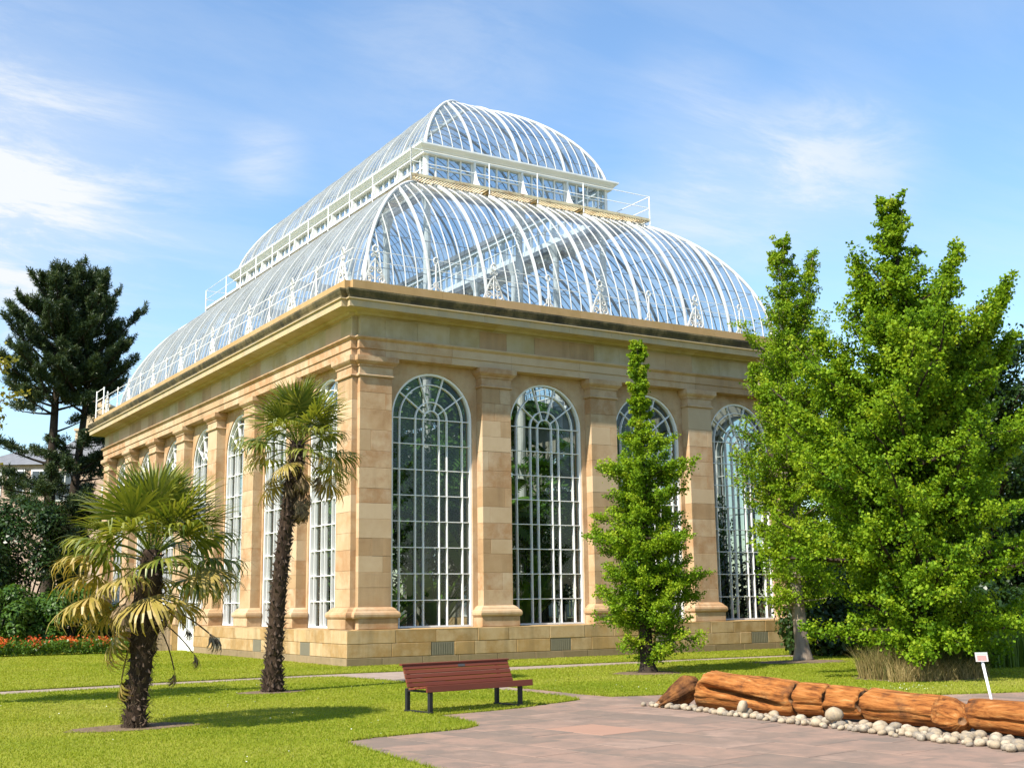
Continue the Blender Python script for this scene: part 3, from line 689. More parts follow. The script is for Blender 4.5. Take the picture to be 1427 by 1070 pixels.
for side in SIDES:
    T, fl, LL, nn, pp = SIDES[side]
    # kerb at the foot of the lower roof
    m = MB(T, fl); m.sweep([(0.66, 10.9), (0.9, 10.9), (0.9, 11.16), (0.70, 11.16)], [lambda d: (d, d), lambda d: (LL-d, d)]); part(m, 'roof_kerb', M['white'])
    m = MB(T, fl); m.sweep([(0.2, 10.905), (0.9, 10.905), (0.9, 10.935), (0.2, 10.935)], [lambda d: (d, d), lambda d: (LL-d, d)]); part(m, 'gutter_lining', M['lead'])
    # clerestory
    d0 = 5.16
    m = MB(T, fl); m.sweep([(d0-0.05, 16.2), (d0+0.08, 16.2), (d0+0.08, 16.5), (d0-0.05, 16.5)], [lambda d: (d, d), lambda d: (LL-d, d)])
    m.sweep([(d0-0.03, 16.98), (d0+0.05, 16.98), (d0+0.05, 17.02), (d0-0.03, 17.02)], [lambda d: (d, d), lambda d: (LL-d, d)])
    half = pp/2; us = [0.97+half*k for k in range(40) if d0-0.05 < 0.97+half*k < LL-d0+0.05]
    allu = []
    for k in range(0, 40):
        for j in range(4):
            u = 0.97+half*(k+j/4)
            if d0 < u < LL-d0: allu.append((u, j == 0))
    for u, mj in allu:
        w = 0.075 if mj else 0.022; m.box(u-w, u+w, d0-0.04, d0+0.06, 16.5, 17.5)
    for u in (d0, LL-d0-0.1): m.box(u, u+0.1, d0-0.05, d0+0.07, 16.5, 17.5)
    cl = part(m, 'clerestory', M['white_clean'])
    gl = MB(T, fl); ed = [d0]+[u for u, _ in allu]+[LL-d0]
    for a, b_ in zip(ed[:-1], ed[1:]):
        for z0, z1 in ((16.5, 17.0), (17.0, 17.5)):
            mm = MB(T, fl) if side == 'front' else gl
            mm.add([(a, d0+0.01, z0), (b_, d0+0.01, z0), (b_, d0+0.01, z1), (a, d0+0.01, z1)], [(0, 1, 2, 3)])
            if side == 'front': part(mm, 'clerestory_pane', M['roof_glass'], cl)
    if side != 'front': part(gl, 'clerestory_glazing', M['roof_glass'], cl, kind='stuff')
    # eaves beam
    m = MB(T, fl); m.sweep([(5.0, 17.46), (5.3, 17.46), (5.3, 17.72), (4.80, 17.78), (4.80, 17.72), (4.86, 17.66), (4.93, 17.60), (4.95, 17.56), (5.0, 17.55)], [lambda d: (d, d), lambda d: (LL-d, d)]); part(m, 'eaves_beam', M['white_clean'])
    # walkway: grating of slats on edge bearers
    dw = 3.96
    m = MB(T, fl); u = dw+0.05
    while u < LL-dw-0.03:
        a = max(dw, 0); dend = min(5.12, u, LL-u)
        m.box(u-0.022, u+0.022, dw+0.02, max(dend, dw+0.06), 16.13, 16.17); u += 0.115
    gr = part(m, 'walkway_grating', M['rusty'], kind='stuff')
    m = MB(T, fl)
    m.sweep([(dw, 16.10), (dw+0.05, 16.10), (dw+0.05, 16.20), (dw, 16.20)], [lambda d: (d, d), lambda d: (LL-d, d)])
    m.sweep([(dw+0.55, 16.05), (dw+0.6, 16.05), (dw+0.6, 16.13), (dw+0.55, 16.13)], [lambda d: (d, d), lambda d: (LL-d, d)])
    m.sweep([(dw+1.05, 16.05), (dw+1.1, 16.05), (dw+1.1, 16.13), (dw+1.05, 16.13)], [lambda d: (d, d), lambda d: (LL-d, d)])
    part(m, 'walkway_bearers', M['rusty'] if side == 'front' else M['white'])
    # brackets, buttresses, rail posts
    for u in us:
        m = MB(T, fl)
        pr = [(dw+0.02, 16.09), (dw+1.15, 16.09), (dw+1.15, 16.05), (dw+0.62, 15.9), (dw+0.3, zat(LOW, dw+0.3)+0.02), (dw+0.05, 15.86), (dw+0.02, 15.98)]
        m.sweep(pr, [lambda d: (u-0.04, d), lambda d: (u+0.04, d)]); part(m, 'walkway_bracket', M['bracket'])
        m = MB(T, fl)
        pr = [(5.11, 17.45), (4.98, 17.45), (4.97, 17.25), (4.92, 17.0), (4.82, 16.72), (4.66, 16.48), (4.45, 16.32), (4.2, 16.21), (4.2, 16.18), (5.11, 16.18)]
        m.sweep(pr, [lambda d: (u-0.03, d), lambda d: (u+0.03, d)]); part(m, 'buttress', M['white_clean'])
    m = MB(T, fl)
    for u in [dw+0.02]+us+[LL-dw-0.02]:
        m.tube([(u, dw+0.02, 15.95), (u, dw+0.02, 17.1)], 0.026, 5)
    for z in (17.08, 16.62): m.tube([(dw, dw+0.02, z), (LL-dw, dw+0.02, z)], 0.016, 5)
    part(m, 'walkway_rail', M['white_clean'])

# cresting on the parapet: scroll standards, ring posts and two rail wires
def spiral(cu, cz, r0, a0, turns, sgn):
    n = 16; return [(cu+r0*(1-0.78*k/n)*math.cos(a0+sgn*turns*2*PI*k/n), 0.12, cz+r0*(1-0.78*k/n)*math.sin(a0+sgn*turns*2*PI*k/n)) for k in range(n+1)]
def scroll_mb(T, fl, c):
    m = MB(lambda u, d, z: T(c+u, d, z), fl); z0 = 10.95; r = 0.029
    m.tube([(0, 0.12, z0), (0, 0.12, z0+0.78)], 0.032, 5)
    for s_ in (-1, 1):
        m.tube(spiral(s_*0.20, z0+0.14, 0.14, PI if s_ > 0 else 0, 1.4, -s_), r, 4)
        m.tube(spiral(s_*0.13, z0+0.42, 0.115, PI if s_ > 0 else 0, 1.4, -s_), r, 4)
        m.tube(spiral(s_*0.075, z0+0.86, 0.07, PI if s_ > 0 else 0, 1.2, -s_), r*0.9, 4)
        m.tube([(s_*0.02, 0.12, z0+0.74), (s_*0.12, 0.12, z0+0.62), (s_*0.24, 0.12, z0+0.33), (s_*0.36, 0.12, z0+0.05), (s_*0.36, 0.12, z0)], r, 4)
        m.tube([(s_*0.02, 0.12, z0+0.02), (s_*0.18, 0.12, z0+0.0), (s_*0.36, 0.12, z0+0.02)], r, 4)
    m.tube([(0.085*math.cos(a), 0.12, z0+1.06+0.10*math.sin(a)) for a in np.linspace(0, 2*PI, 15)], 0.03, 5)
    m.tube([(0, 0.12, z0+1.15), (0, 0.12, z0+1.22)], [0.03, 0.008], 5)
    return m
def ringpost_mb(T, fl, c):
    m = MB(lambda u, d, z: T(c+u, d, z), fl); z0 = 10.95
    m.tube([(0, 0.12, z0), (0, 0.12, z0+0.9)], 0.03, 5)
    m.tube([(0.075*math.cos(a), 0.12, z0+0.99+0.09*math.sin(a)) for a in np.linspace(0, 2*PI, 13)], 0.028, 5)
    for s_ in (-1, 1):
        m.tube([(0, 0.12, z0+0.34), (s_*0.07, 0.12, z0+0.26), (s_*0.05, 0.12, z0+0.17), (s_*0.14, 0.12, z0+0.10), (s_*0.20, 0.12, z0+0.0)], 0.027, 4)
        m.tube([(0, 0.12, z0+0.78), (s_*0.05, 0.12, z0+0.82), (s_*0.03, 0.12, z0+0.9)], 0.013, 4)
    return m
for side in ('front', 'left'):
    T, fl, LL, nn, pp = SIDES[side]
    k = 0; u = 0.83
    while u < LL-0.7:
        part(scroll_mb(T, fl, u) if k % 2 == 0 else ringpost_mb(T, fl, u), 'scroll_standard' if k % 2 == 0 else 'ring_post', M['white'])
        u += pp/2 if k else 0.97+pp/2-0.83-0.15; k += 1
for side in SIDES:
    T, fl, LL, nn, pp = SIDES[side]
    m = MB(T, fl)
    for z in (11.62, 11.95): m.tube([(0.12, 0.12, z), (LL-0.12, 0.12, z)], 0.012, 4)
    if side in ('back', 'right'):
        u = 0.12
        while u < LL: m.tube([(u, 0.12, 10.9), (u, 0.12, 12.1)], 0.02, 4); u += pp/2
    part(m, 'cresting_rail', M['white_clean'])
# corner rail frame at the far left end
m = MB()
for x, y in ((-0.12, L+0.05), (-0.12, L-1.4)): m.tube([(x, y, 10.8), (x, y, 12.3)], 0.035, 5)
for z in (11.3, 11.8, 12.25): m.tube([(-0.12, L+0.05, z), (-0.12, L-1.4, z)], 0.02, 4)
part(m, 'end_rail', M['white_clean'])

# ---- inside -----------------------------------------------------------------
m = MB(); m.box(1.0, W-1.0, 1.0, L-1.0, -0.1, 0.25); part(m, 'inner_floor', M['inner_floor'])
cols = []
for k in range(3): cols += [(5.3+k*(W-10.6)/2, 5.3), (5.3+k*(W-10.6)/2, L-5.3)]
for k in range(1, 6): cols += [(5.3, 5.3+k*(L-10.6)/6), (W-5.3, 5.3+k*(L-10.6)/6)]
for x, y in cols:
    m = MB(); m.tube([(x, y, 0.2), (x, y, 0.6), (x, y, 0.65), (x, y, 9.3), (x, y, 9.4), (x, y, 9.6), (x, y, 9.65), (x, y, 15.6), (x, y, 16.1)], [0.24, 0.24, 0.17, 0.15, 0.22, 0.22, 0.14, 0.13, 0.3], 12); part(m, 'inner_column', M['white'], smooth=False)
for side in SIDES:
    T, fl, LL, nn, pp = SIDES[side]
    m = MB(T, fl)
    for z, d in ((16.0, 5.2), (17.62, 5.2)): m.sweep([(d, z), (d+0.2, z), (d+0.2, z+0.2), (d, z+0.2)], [lambda d: (d, d), lambda d: (LL-d, d)])
    part(m, 'ring_girder', M['inner_backlit'])
    # wall-walk gallery inside the lower roof
    m = MB(T, fl); m.sweep([(1.0, 10.2), (2.0, 10.2), (2.0, 10.32), (1.0, 10.32)], [lambda d: (d, d), lambda d: (LL-d, d)])
    for z in (10.85, 11.35): m.tube([(2.0, 1.97, z), (LL-2.0, 1.97, z)], 0.025, 5)
    u = 2.0
    while u < LL-2: m.tube([(u, 1.97, 10.3), (u, 1.97, 11.35)], 0.02, 4); u += 0.5
    part(m, 'gallery', M['white_clean'])

# ================================================================== VEGETATION
BARK = surf('grey brown bark', [(0.16, 0.12, 0.09), (0.25, 0.20, 0.15), (0.32, 0.26, 0.20)], scale=5, rand=0.0, bump=1.0, bscale=16, mapping=(1, 1, 0.18), spec=0.1)
BARK_D = surf('dark bark', [(0.022, 0.016, 0.012), (0.04, 0.03, 0.022), (0.065, 0.05, 0.036)], scale=5, rand=0.0, bump=1.0, bscale=14, mapping=(1, 1, 0.25), spec=0.1)
LEAF_L = leaf('light green leaves', [(0.065, 0.135, 0.007), (0.155, 0.27, 0.011), (0.235, 0.345, 0.016), (0.33, 0.40, 0.026)], trans=0.40, rough=0.6, spec=0.15)
LEAF_G = leaf('fresh green leaves', [(0.055, 0.125, 0.007), (0.14, 0.255, 0.010), (0.22, 0.335, 0.015), (0.31, 0.385, 0.024)], trans=0.40, rough=0.6, spec=0.15)
LEAF_D = leaf('dark shrub leaves', [(0.014, 0.035, 0.008), (0.025, 0.055, 0.010), (0.045, 0.09, 0.014)], trans=0.25, rough=0.35)
NEEDLE = leaf('pine needles', [(0.014, 0.03, 0.012), (0.03, 0.055, 0.018), (0.075, 0.10, 0.026)], trans=0.15, rough=0.5)
YELLOW = leaf('yellow foliage', [(0.16, 0.16, 0.02), (0.32, 0.27, 0.03), (0.45, 0.38, 0.05)], trans=0.4)

def interp(tab, t):
    for (a, va), (b, vb) in zip(tab[:-1], tab[1:]):
        if t <= b: return va+(vb-va)*(t-a)/(b-a+1e-9)
    return tab[-1][1]
def leaves_at(g, C, cnt, sig, size, wrat=0.8, updir=0.6):
    """cnt leaves scattered around each clump centre in C (K,3)"""
    K = len(C); idx = np.repeat(np.arange(K), cnt); n = len(idx)
    off = g.normal(0, 1, (n, 3))*np.asarray(sig)
    pos = C[idx]+off
    nrm = unit(g.normal(0, 0.55, (n, 3))+np.array([0, 0, updir]))
    d = g.normal(0, 1, (n, 3)); d -= nrm*(d*nrm).sum(1, keepdims=True); d = unit(d)
    Ls = size*g.uniform(0.7, 1.25, n)
    return pos, d, nrm, Ls, Ls*wrat, idx, off
def tree(name, label, base, H, env, leafmat, bark, trunk_r, z_low, levels, per, leaf_n, leaf_size, seed, elev=(10, 40), wob=0.05, leaders=(), sprig=0.34, group=None, cat='tree', rough=0.3, gaps=0.2):
    """stem, limbs in irregular tiers, each limb a spray of leafy sprigs; tiers differ in reach so the outline is stepped"""
    g = np.random.default_rng(seed); r = random.Random(seed)
    root = empty(name, base); tag(root, label, cat, group)
    def tp(t): return Vector((wob*H*0.35*noise.noise((seed, t*2.2, 0)), wob*H*0.35*noise.noise((seed+9, t*2.2, 3)), t*H)) if t > 0 else Vector((0, 0, -0.05))
    m = MB(); ts = [0, 0.004, 0.015, 0.03]+[0.06+0.92*k/14 for k in range(15)]
    m.tube([tp(t) for t in ts], [trunk_r*(1.55 if t == 0 else 1.4 if t < .01 else 1.2 if t < 0.02 else max(0.03, (1-t)**0.85)) for t in ts], 12)
    lead = []
    for (az, t0, ln, out_) in leaders:
        b = tp(t0); e = b+Vector((math.cos(az)*out_, math.sin(az)*out_, ln)); q = [b, b.lerp(e, 0.35)+Vector((math.cos(az), math.sin(az), 0))*out_*0.22, b.lerp(e, 0.7)+Vector((math.cos(az), math.sin(az), 0))*out_*0.12, e]
        m.tube(q, [trunk_r*0.45, trunk_r*0.32, trunk_r*.2, 0.012], 7); lead.append((q, ln, az))
    m.build('trunk', bark, root, smooth=True)
    bm = MB(); C = []; SG = []
    def spray(pts, ln, az, dens, sg=1.0):
        npt = len(pts)-1; nk = max(3, int(ln*6.5*dens))
        for k in range(nk):
            s_ = 0.12+0.88*(k+r.random())/nk; q = s_*npt; j = min(int(q), npt-1); P = pts[j].lerp(pts[j+1], q-j)
            sd = r.uniform(-1, 1)*(0.36*ln*(1.1-s_)+0.10)
            E_ = P+Vector((-math.sin(az)*sd+math.cos(az)*abs(sd)*.4, math.cos(az)*sd+math.sin(az)*abs(sd)*.4, r.uniform(-0.04, 0.10)+abs(sd)*0.22))
            C.append(E_); SG.append(r.uniform(0.75, 1.25)*sg)
            if abs(sd) > 0.15: bm.tube([P, P.lerp(E_, 0.6)+Vector((0, 0, 0.02)), E_], [0.008, 0.006, 0.003], 3, cap=False)
    z = z_low; lv = 0
    while lv < levels:
        f = lv/levels; z = z_low+(H*0.985-z_low)*(f**0.95)+r.uniform(-.5, .5)*(H-z_low)/levels; t = min(0.985, max(0.03, z/H)); reach = r.uniform(1-rough, 1+rough*0.75)
        n = max(4, int(per*(0.45+0.55*min(1, interp(env, z)/1.2))))
        az0 = r.uniform(0, 6.28)
        for i in range(n):
            if r.random() < gaps: continue
            az = az0+2*PI*i/n+r.uniform(-0.5, 0.5)
            ln = interp(env, z)*reach*(0.86+0.5*noise.noise((math.cos(az)*1.3+seed, math.sin(az)*1.3, z*0.55)))*r.uniform(0.78, 1.12)
            ln = max(0.12, ln); el = math.radians(r.uniform(*elev)+(t-0.4)*30); b = tp(min(.985, max(.02, t+r.uniform(-.012, .012)))); pts = []; npt = 6
            for k in range(npt+1):
                s_ = k/npt; up = math.tan(min(el, 1.2))*ln*s_*(0.55+0.45*s_)-0.06*ln*s_*s_; wv = 0.10*ln*math.sin(3*s_+i)*s_
                pts.append(b+Vector((math.cos(az)*ln*s_-math.sin(az)*wv, math.sin(az)*ln*s_+math.cos(az)*wv, up)))
            bm.tube(pts, [max(0.006, 0.028*trunk_r/0.15*(1-0.85*k/npt)*(ln/1.5+0.3)) for k in range(npt+1)], 5)
            spray(pts, ln, az, r.uniform(0.7, 1.3))
        lv += 1
    for q, ln, az in lead:
        nn_ = int(ln*17)
        for k in range(nn_):
            s_ = (k+r.random())/nn_; qq = s_*3; j = min(int(qq), 2); P = q[j].lerp(q[j+1], qq-j); a_ = r.uniform(0, 6.28); w_ = 0.34*(1-s_)**0.6*r.uniform(.4, 1.2)*min(1.3, ln/1.6)
            e = P+Vector((math.cos(a_)*w_, math.sin(a_)*w_, w_*0.8)); spray([P, P.lerp(e, .5), e], max(w_, .12), a_, 1.2, 0.5+0.45*(1-s_))
    bm.build('branches', bark, root, kind='stuff')
    C = np.array([tuple(c) for c in C]); SG = np.array(SG); K = len(C)
    cnt = np.maximum(1, g.poisson(leaf_n/K*SG**2)); idx = np.repeat(np.arange(K), cnt); n = len(idx)
    # each sprig: leaves crowd a short upturned shoot; sprigs shrink towards the tip of the stem
    ev = np.array([interp(env, z) for z in C[:, 2]]); SG *= np.where(np.hypot(C[:, 0], C[:, 1]) < 0.6, np.clip(ev/0.75, 0.42, 1), 1.0)
    ro = C*np.array([1, 1, 0]); sh = unit(unit(ro)*0.75+g.normal(0, .42, (K, 3))+np.array([0, 0, .62])); tt = g.uniform(-.5, .5, n)
    pos = C[idx]+sh[idx]*(tt*sprig*1.75*SG[idx])[:, None]+g.normal(0, 1, (n, 3))*np.array([1, 1, 0.7])*(0.21*sprig*SG[idx]*(1.15-0.9*tt))[:, None]
    nrm = unit(g.normal(0, 0.75, (n, 3))+np.array([0, 0, .55])); d = g.normal(0, 1, (n, 3)); d -= nrm*(d*nrm).sum(1, keepdims=True); d = unit(d)
    Ls = leaf_size*g.uniform(0.7, 1.25, n); ctint = g.normal(0, 0.2, K)
    tint = np.clip(0.45+ctint[idx]+0.25*tt+g.normal(0, 0.14, n), 0, 1); keep = pos[:, 2] > 0.12
    quads_mesh('crown', leaf_quads(pos, d, nrm, Ls, Ls*0.9)[keep], 4, leafmat, root, tint=tint[keep])
    return root

# the three young trees before the front ------------------------------------------------
tree('small_tree', 'small slender light green tree in front of the third front window', (4.13, -8.04, LZ), 8.0,
     [(0.3, 0.65), (0.7, 1.12), (1.5, 1.28), (2.5, 1.32), (3.3, 1.26), (4.0, 1.1), (4.9, 0.9), (5.6, 0.55), (6.2, 0.36), (6.9, 0.27), (7.4, 0.15), (7.95, 0.04)],
     LEAF_L, BARK_D, 0.17, 0.45, 34, 7, 85000, 0.056, 4, elev=(-4, 30), sprig=0.25, rough=0.30)
tree('forked_tree', 'tall light green tree with pale bark and a forked top by the right corner', (10.95, -6.29, LZ), 12.3,
     [(1.2, 0.6), (1.6, 1.3), (2.5, 1.55), (4.0, 1.6), (5.5, 1.55), (6.8, 1.45), (7.9, 1.15), (8.8, 0.8), (9.8, 0.62), (11, 0.5), (11.8, 0.3), (12.4, 0.06)],
     LEAF_L, BARK, 0.20, 1.5, 40, 7, 120000, 0.066, 12, elev=(6, 44), leaders=((-0.55, 0.68, 3.3, 0.95), (-0.5, 0.52, 2.2, 1.75), (-0.6, 0.45, 2.2, 2.1), (2.5, 0.5, 2.2, 1.0)), sprig=0.30, rough=0.34)
tree('spreading_tree', 'broad bright green tree with upswept limbs above the tall dry grass', (7.25, -13.5, LZ), 10.9,
     [(0.4, 1.3), (0.8, 2.2), (1.8, 2.5), (3.0, 2.6), (4.5, 2.35), (5.6, 1.95), (6.6, 1.45), (7.6, 1.0), (8.6, 0.72), (9.4, 0.52), (10.2, 0.32), (10.95, 0.08)],
     LEAF_G, BARK_D, 0.20, 0.55, 42, 8, 270000, 0.072, 23, elev=(4, 46), leaders=((-0.55, 0.62, 2.7, 1.35), (-0.56, 0.5, 3.2, 2.5), (-0.5, 0.44, 2.6, 2.6), (-0.9, 0.5, 2.4, 1.9), (2.55, 0.6, 2.6, 1.0), (2.65, 0.48, 2.2, 1.9), (-0.6, 0.30, 2.6, 3.0), (2.6, 0.36, 1.8, 2.3), (-1.6, 0.5, 2.2, 1.3)), sprig=0.30, rough=0.36)

tree('dark_tree', 'dark green tree in the background at the right edge of the photo', (19.5, -6.5, LZ), 10.5,
     [(0.8, 1.2), (2, 2.4), (4, 2.6), (6, 2.3), (8, 1.7), (9.5, 0.9), (10.5, 0.1)], LEAF_D, BARK_D, 0.2, 1.0, 22, 8, 45000, 0.13, 88, sprig=0.5)
tree('dark_tree', 'dark green tree in the background between the palm house and the broad tree', (24.0, 3.0, LZ), 9.5,
     [(0.8, 1.6), (2, 2.8), (4, 2.9), (6, 2.5), (8, 1.5), (9.5, 0.1)], LEAF_D, BARK_D, 0.2, 0.8, 20, 8, 36000, 0.15, 89, sprig=0.55)

tree('dark_tree', 'dark green tree far to the right beyond the reed-like leaves', (31.0, -13.0, LZ), 11.5,
     [(0.8, 1.8), (2, 3.0), (5, 3.2), (8, 2.3), (10.5, 1.0), (11.5, 0.1)], LEAF_D, BARK_D, 0.22, 1.0, 20, 8, 30000, 0.17, 90, sprig=0.6)

def shrub(name, label, c, rad, leafmat, n, size, seed, cat='shrub', group=None, lumps=26, tintc=0.45):
    g = np.random.default_rng(seed); root = empty(name, (c[0], c[1], LZ)); tag(root, label, cat, group)
    rx, ry, h = rad
    m = MB()
    for k in range(7):
        a = 2*PI*k/7; m.tube([(0.1*math.cos(a), 0.1*math.sin(a), -0.05), (rx*0.35*math.cos(a), ry*0.35*math.sin(a), h*0.45), (rx*0.6*math.cos(a), ry*0.6*math.sin(a), h*0.75)], [0.05, 0.035, 0.012], 5)
    m.build('stem', BARK_D, root)
    # lumps on a dome, leaves on the shell of each lump
    th = g.uniform(0, 2*PI, lumps); zz = g.uniform(0.05, 0.95, lumps); rr = np.sqrt(1-(np.maximum(zz-0.35, 0)/0.65)**2)*0.78
    Cn = np.stack([np.cos(th)*rr*rx, np.sin(th)*rr*ry, zz*h*0.86], 1); Rn = g.uniform(0.22, 0.38, lumps)*min(rx, ry, h)
    idx = g.integers(0, lumps, n); v = unit(g.normal(0, 1, (n, 3))); rad_ = Rn[idx]*g.uniform(0.75, 1.08, n)
    pos = Cn[idx]+v*rad_[:, None]*np.array([1.15, 1.15, 0.95]); nrm = unit(v+np.array([0, 0, 0.5])+g.normal(0, 0.35, (n, 3)))
    d = g.normal(0, 1, (n, 3)); d -= nrm*(d*nrm).sum(1, keepdims=True); d = unit(d); Ls = size*g.uniform(0.7, 1.3, n)
    keep = pos[:, 2] > 0.02
    quads_mesh('foliage', leaf_quads(pos, d, nrm, Ls, Ls*0.55)[keep], 4, leafmat, root, tint=np.clip(g.normal(tintc, 0.2, n), 0, 1)[keep])
    return root
SH = leaf('rhododendron leaves', [(0.025, 0.07, 0.010), (0.065, 0.135, 0.014), (0.11, 0.19, 0.02)], trans=0.3, rough=0.4)
shrub('rhododendron', 'rounded glossy green shrub behind the flower bed, nearest the palm house', (-3.4, 19.2), (1.5, 1.4, 2.75), SH, 9000, 0.17, 31, group='shrubs behind the flower bed')
shrub('rhododendron', 'wide green shrub behind the flower bed at the left edge of the photo', (-6.0, 19.0), (1.7, 1.5, 2.7), SH, 9000, 0.17, 32, group='shrubs behind the flower bed')
shrub('rhododendron', 'dark low shrub between the rounded green shrub and the palm house wall', (-1.7, 20.6), (1.1, 1.2, 1.9), LEAF_D, 5000, 0.16, 33, group='shrubs behind the flower bed')
shrub('yew', 'dark spreading yew beneath the tall pine', (-3.9, 26.5), (3.0, 2.2, 7.4), LEAF_D, 30000, 0.17, 34, lumps=80)
shrub('yew', 'dark yew at the left edge behind the green shrubs', (-6.9, 27.5), (2.8, 2.4, 7.8), LEAF_D, 26000, 0.18, 35, lumps=70)
for k, (x, y, rx, h, lb) in enumerate(((14.5, -4.6, 1.9, 3.0, 'dark shrub right behind the pale-barked tree trunk'), (17.6, -5.6, 2.3, 3.6, 'dark shrub beyond the tall dry grass in the shade of the broad tree'), (15.2, -9.6, 1.8, 2.3, 'low shaded shrub between tall dry grass and reed-like leaves'),
                                       (21.5, -7.5, 2.8, 4.2, 'large dark shrub at the right edge behind the reed-like leaves'), (25.5, -2.0, 3.2, 5.5, 'tall dark shrub far behind the two right-hand trees'), (19.5, 2.5, 2.8, 4.6, 'dark shrub beside the right wall of the palm house'))):
    shrub('laurel', lb, (x, y), (rx, rx*0.9, h), LEAF_D, 9000, 0.18, 40+k, group='dark shrubs in the shade of the right-hand trees', lumps=30)

shrub('yew', 'narrow dark yew between the wide green shrub and the pine', (-6.2, 23.8), (1.9, 1.6, 5.4), LEAF_D, 9000, 0.17, 36, lumps=34)
# pine with two stems ---------------------------------------------------------------------
def pine():
    g = np.random.default_rng(77); r = random.Random(77); base = (-0.4, 37.3, LZ)
    root = empty('pine_tree', base); root.scale = (1.25, 1.25, 1.25); tag(root, 'tall dark pine with two stems standing beyond the flower bed', 'tree')
    stems = [([(-0.1, 0, -0.05), (-0.15, 0, 3), (-0.25, 0.1, 6.5), (-0.2, 0.2, 10), (-0.15, 0.2, 13), (-0.2, 0, 16.0)], 0.36), ([(0.45, 0, -0.05), (0.55, 0, 3), (0.75, 0, 6.5), (1.05, 0.1, 10), (1.0, 0.1, 13), (0.8, 0.0, 15.6)], 0.30)]
    for pts, r0 in stems:
        m = MB(); P = [Vector(p) for p in pts]; fine = []
        for a, b in zip(P[:-1], P[1:]): fine += [a.lerp(b, k/4) for k in range(4)]
        fine.append(P[-1]); n = len(fine)
        m.tube(fine, [max(0.03, r0*(1-0.93*k/(n-1))) for k in range(n)], 9); m.build('trunk', BARK_D, root, smooth=True)
    env = [(3.5, 2.6), (5, 2.9), (6.5, 2.6), (8, 2.1), (9.2, 2.6), (10.5, 2.75), (12, 2.6), (13.3, 2.05), (14.5, 1.35), (15.4, 0.75), (16.1, 0.2)]
    bm = MB(); C = []; D = []
    for i in range(330):
        z = 3.4+12.5*((i+r.random())/330)
        pts, r0 = stems[i % 2]; bx = interp([(p[2], p[0]) for p in pts], z); by = interp([(p[2], p[1]) for p in pts], z)
        az = i*2.39996+r.uniform(-.4, .4)
        if (7.2 < z < 9.8 and r.random() < 0.8) or (z <= 7.2 and r.random() < 0.6): continue
        ln = max(0.3, interp(env, z)*r.uniform(0.6, 1.08)-abs(bx)*0.3*math.copysign(1, 1)); el = 0.08+0.6*max(0, (z-7)/9)+r.uniform(-.3, .3); Q = []
        for k in range(6): s_ = k/5; Q.append(Vector((bx+math.cos(az)*ln*s_, by+math.sin(az)*ln*s_, z+ln*s_*math.tan(el)+0.12*ln*s_*s_)))
        bm.tube(Q, [0.06*(1-0.85*k/5)*(0.5+ln/4) for k in range(6)], 5)
        nk = int(ln*20)
        for k in range(nk):
            s_ = 0.3+0.7*r.random()**0.7; q = s_*5; j = min(int(q), 4); P = Q[j].lerp(Q[j+1], q-j); sd = r.uniform(-1, 1)*0.34*ln*(1.15-s_)+r.uniform(-.1, .1)
            C.append((P.x-math.sin(az)*sd, P.y+math.cos(az)*sd, P.z+r.uniform(-0.02, 0.2))); D.append((math.cos(az)*0.5, math.sin(az)*0.5, 0.9))
    bm.build('branches', BARK_D, root, kind='stuff')
    C = np.array(C); D = unit(np.array(D)); per = 36; idx = np.repeat(np.arange(len(C)), per); n = len(idx)
    ax = unit(D[idx]+g.normal(0, 0.18, (len(C), 3))[idx]); t = g.uniform(0, 0.36, n)
    pos = C[idx]+ax*t[:, None]; d = unit(ax*0.7+g.normal(0, 0.6, (n, 3))); nrm = unit(g.normal(0, 1, (n, 3)))
    Ls = g.uniform(0.13, 0.24, n); ct = g.normal(0, 0.2, len(C))
    quads_mesh('crown', leaf_quads(pos, d, nrm, Ls, np.full(n, 0.034), 0.0), 4, NEEDLE, root, tint=np.clip(0.45+ct[idx]+t*0.5+g.normal(0, .1, n), 0, 1))
pine()
tree('golden_tree', 'tree with yellow flowers at the left edge, mostly outside the photo', (-11.6, -7.6, LZ), 6.3,
     [(2.2, 0.4), (2.8, 0.9), (4, 1.15), (5.2, 1.1), (6.1, 0.6), (6.6, 0.1)], YELLOW, BARK_D, 0.09, 2.2, 14, 6, 12000, 0.08, 51, elev=(5, 35))

# fan palms -------------------------------------------------------------------------------
FIBRE = surf('palm trunk fibre', [(0.016, 0.010, 0.007), (0.036, 0.023, 0.015), (0.065, 0.042, 0.026)], scale=7, rand=0.0, bump=1.0, bscale=22, mapping=(1, 1, 0.5), spec=0.1, blot=((0.20, 0.14, 0.10), 5, 0.6, 0.75, 0.5))  # fibre tone darkened to hold the crown's shade on the trunk
BOOT = surf('old leaf base', [(0.035, 0.022, 0.015), (0.07, 0.046, 0.03), (0.13, 0.092, 0.065)], scale=8, rand=0.5, bump=0.6)
FR_G = leaf('green palm leaf', [(0.035, 0.065, 0.010), (0.09, 0.13, 0.016), (0.19, 0.21, 0.028), (0.32, 0.30, 0.07)], trans=0.35, rough=0.38, spec=0.5)
FR_Y = leaf('yellowing palm leaf', [(0.12, 0.115, 0.018), (0.25, 0.20, 0.035), (0.36, 0.27, 0.07), (0.42, 0.31, 0.12)], trans=0.25, rough=0.45, spec=0.4)
FR_D = leaf('dead palm leaf', [(0.06, 0.045, 0.03), (0.12, 0.085, 0.055), (0.22, 0.16, 0.09), (0.30, 0.23, 0.14)], trans=0.12, rough=0.7, spec=0.1, tcol=(1, .8, .5))
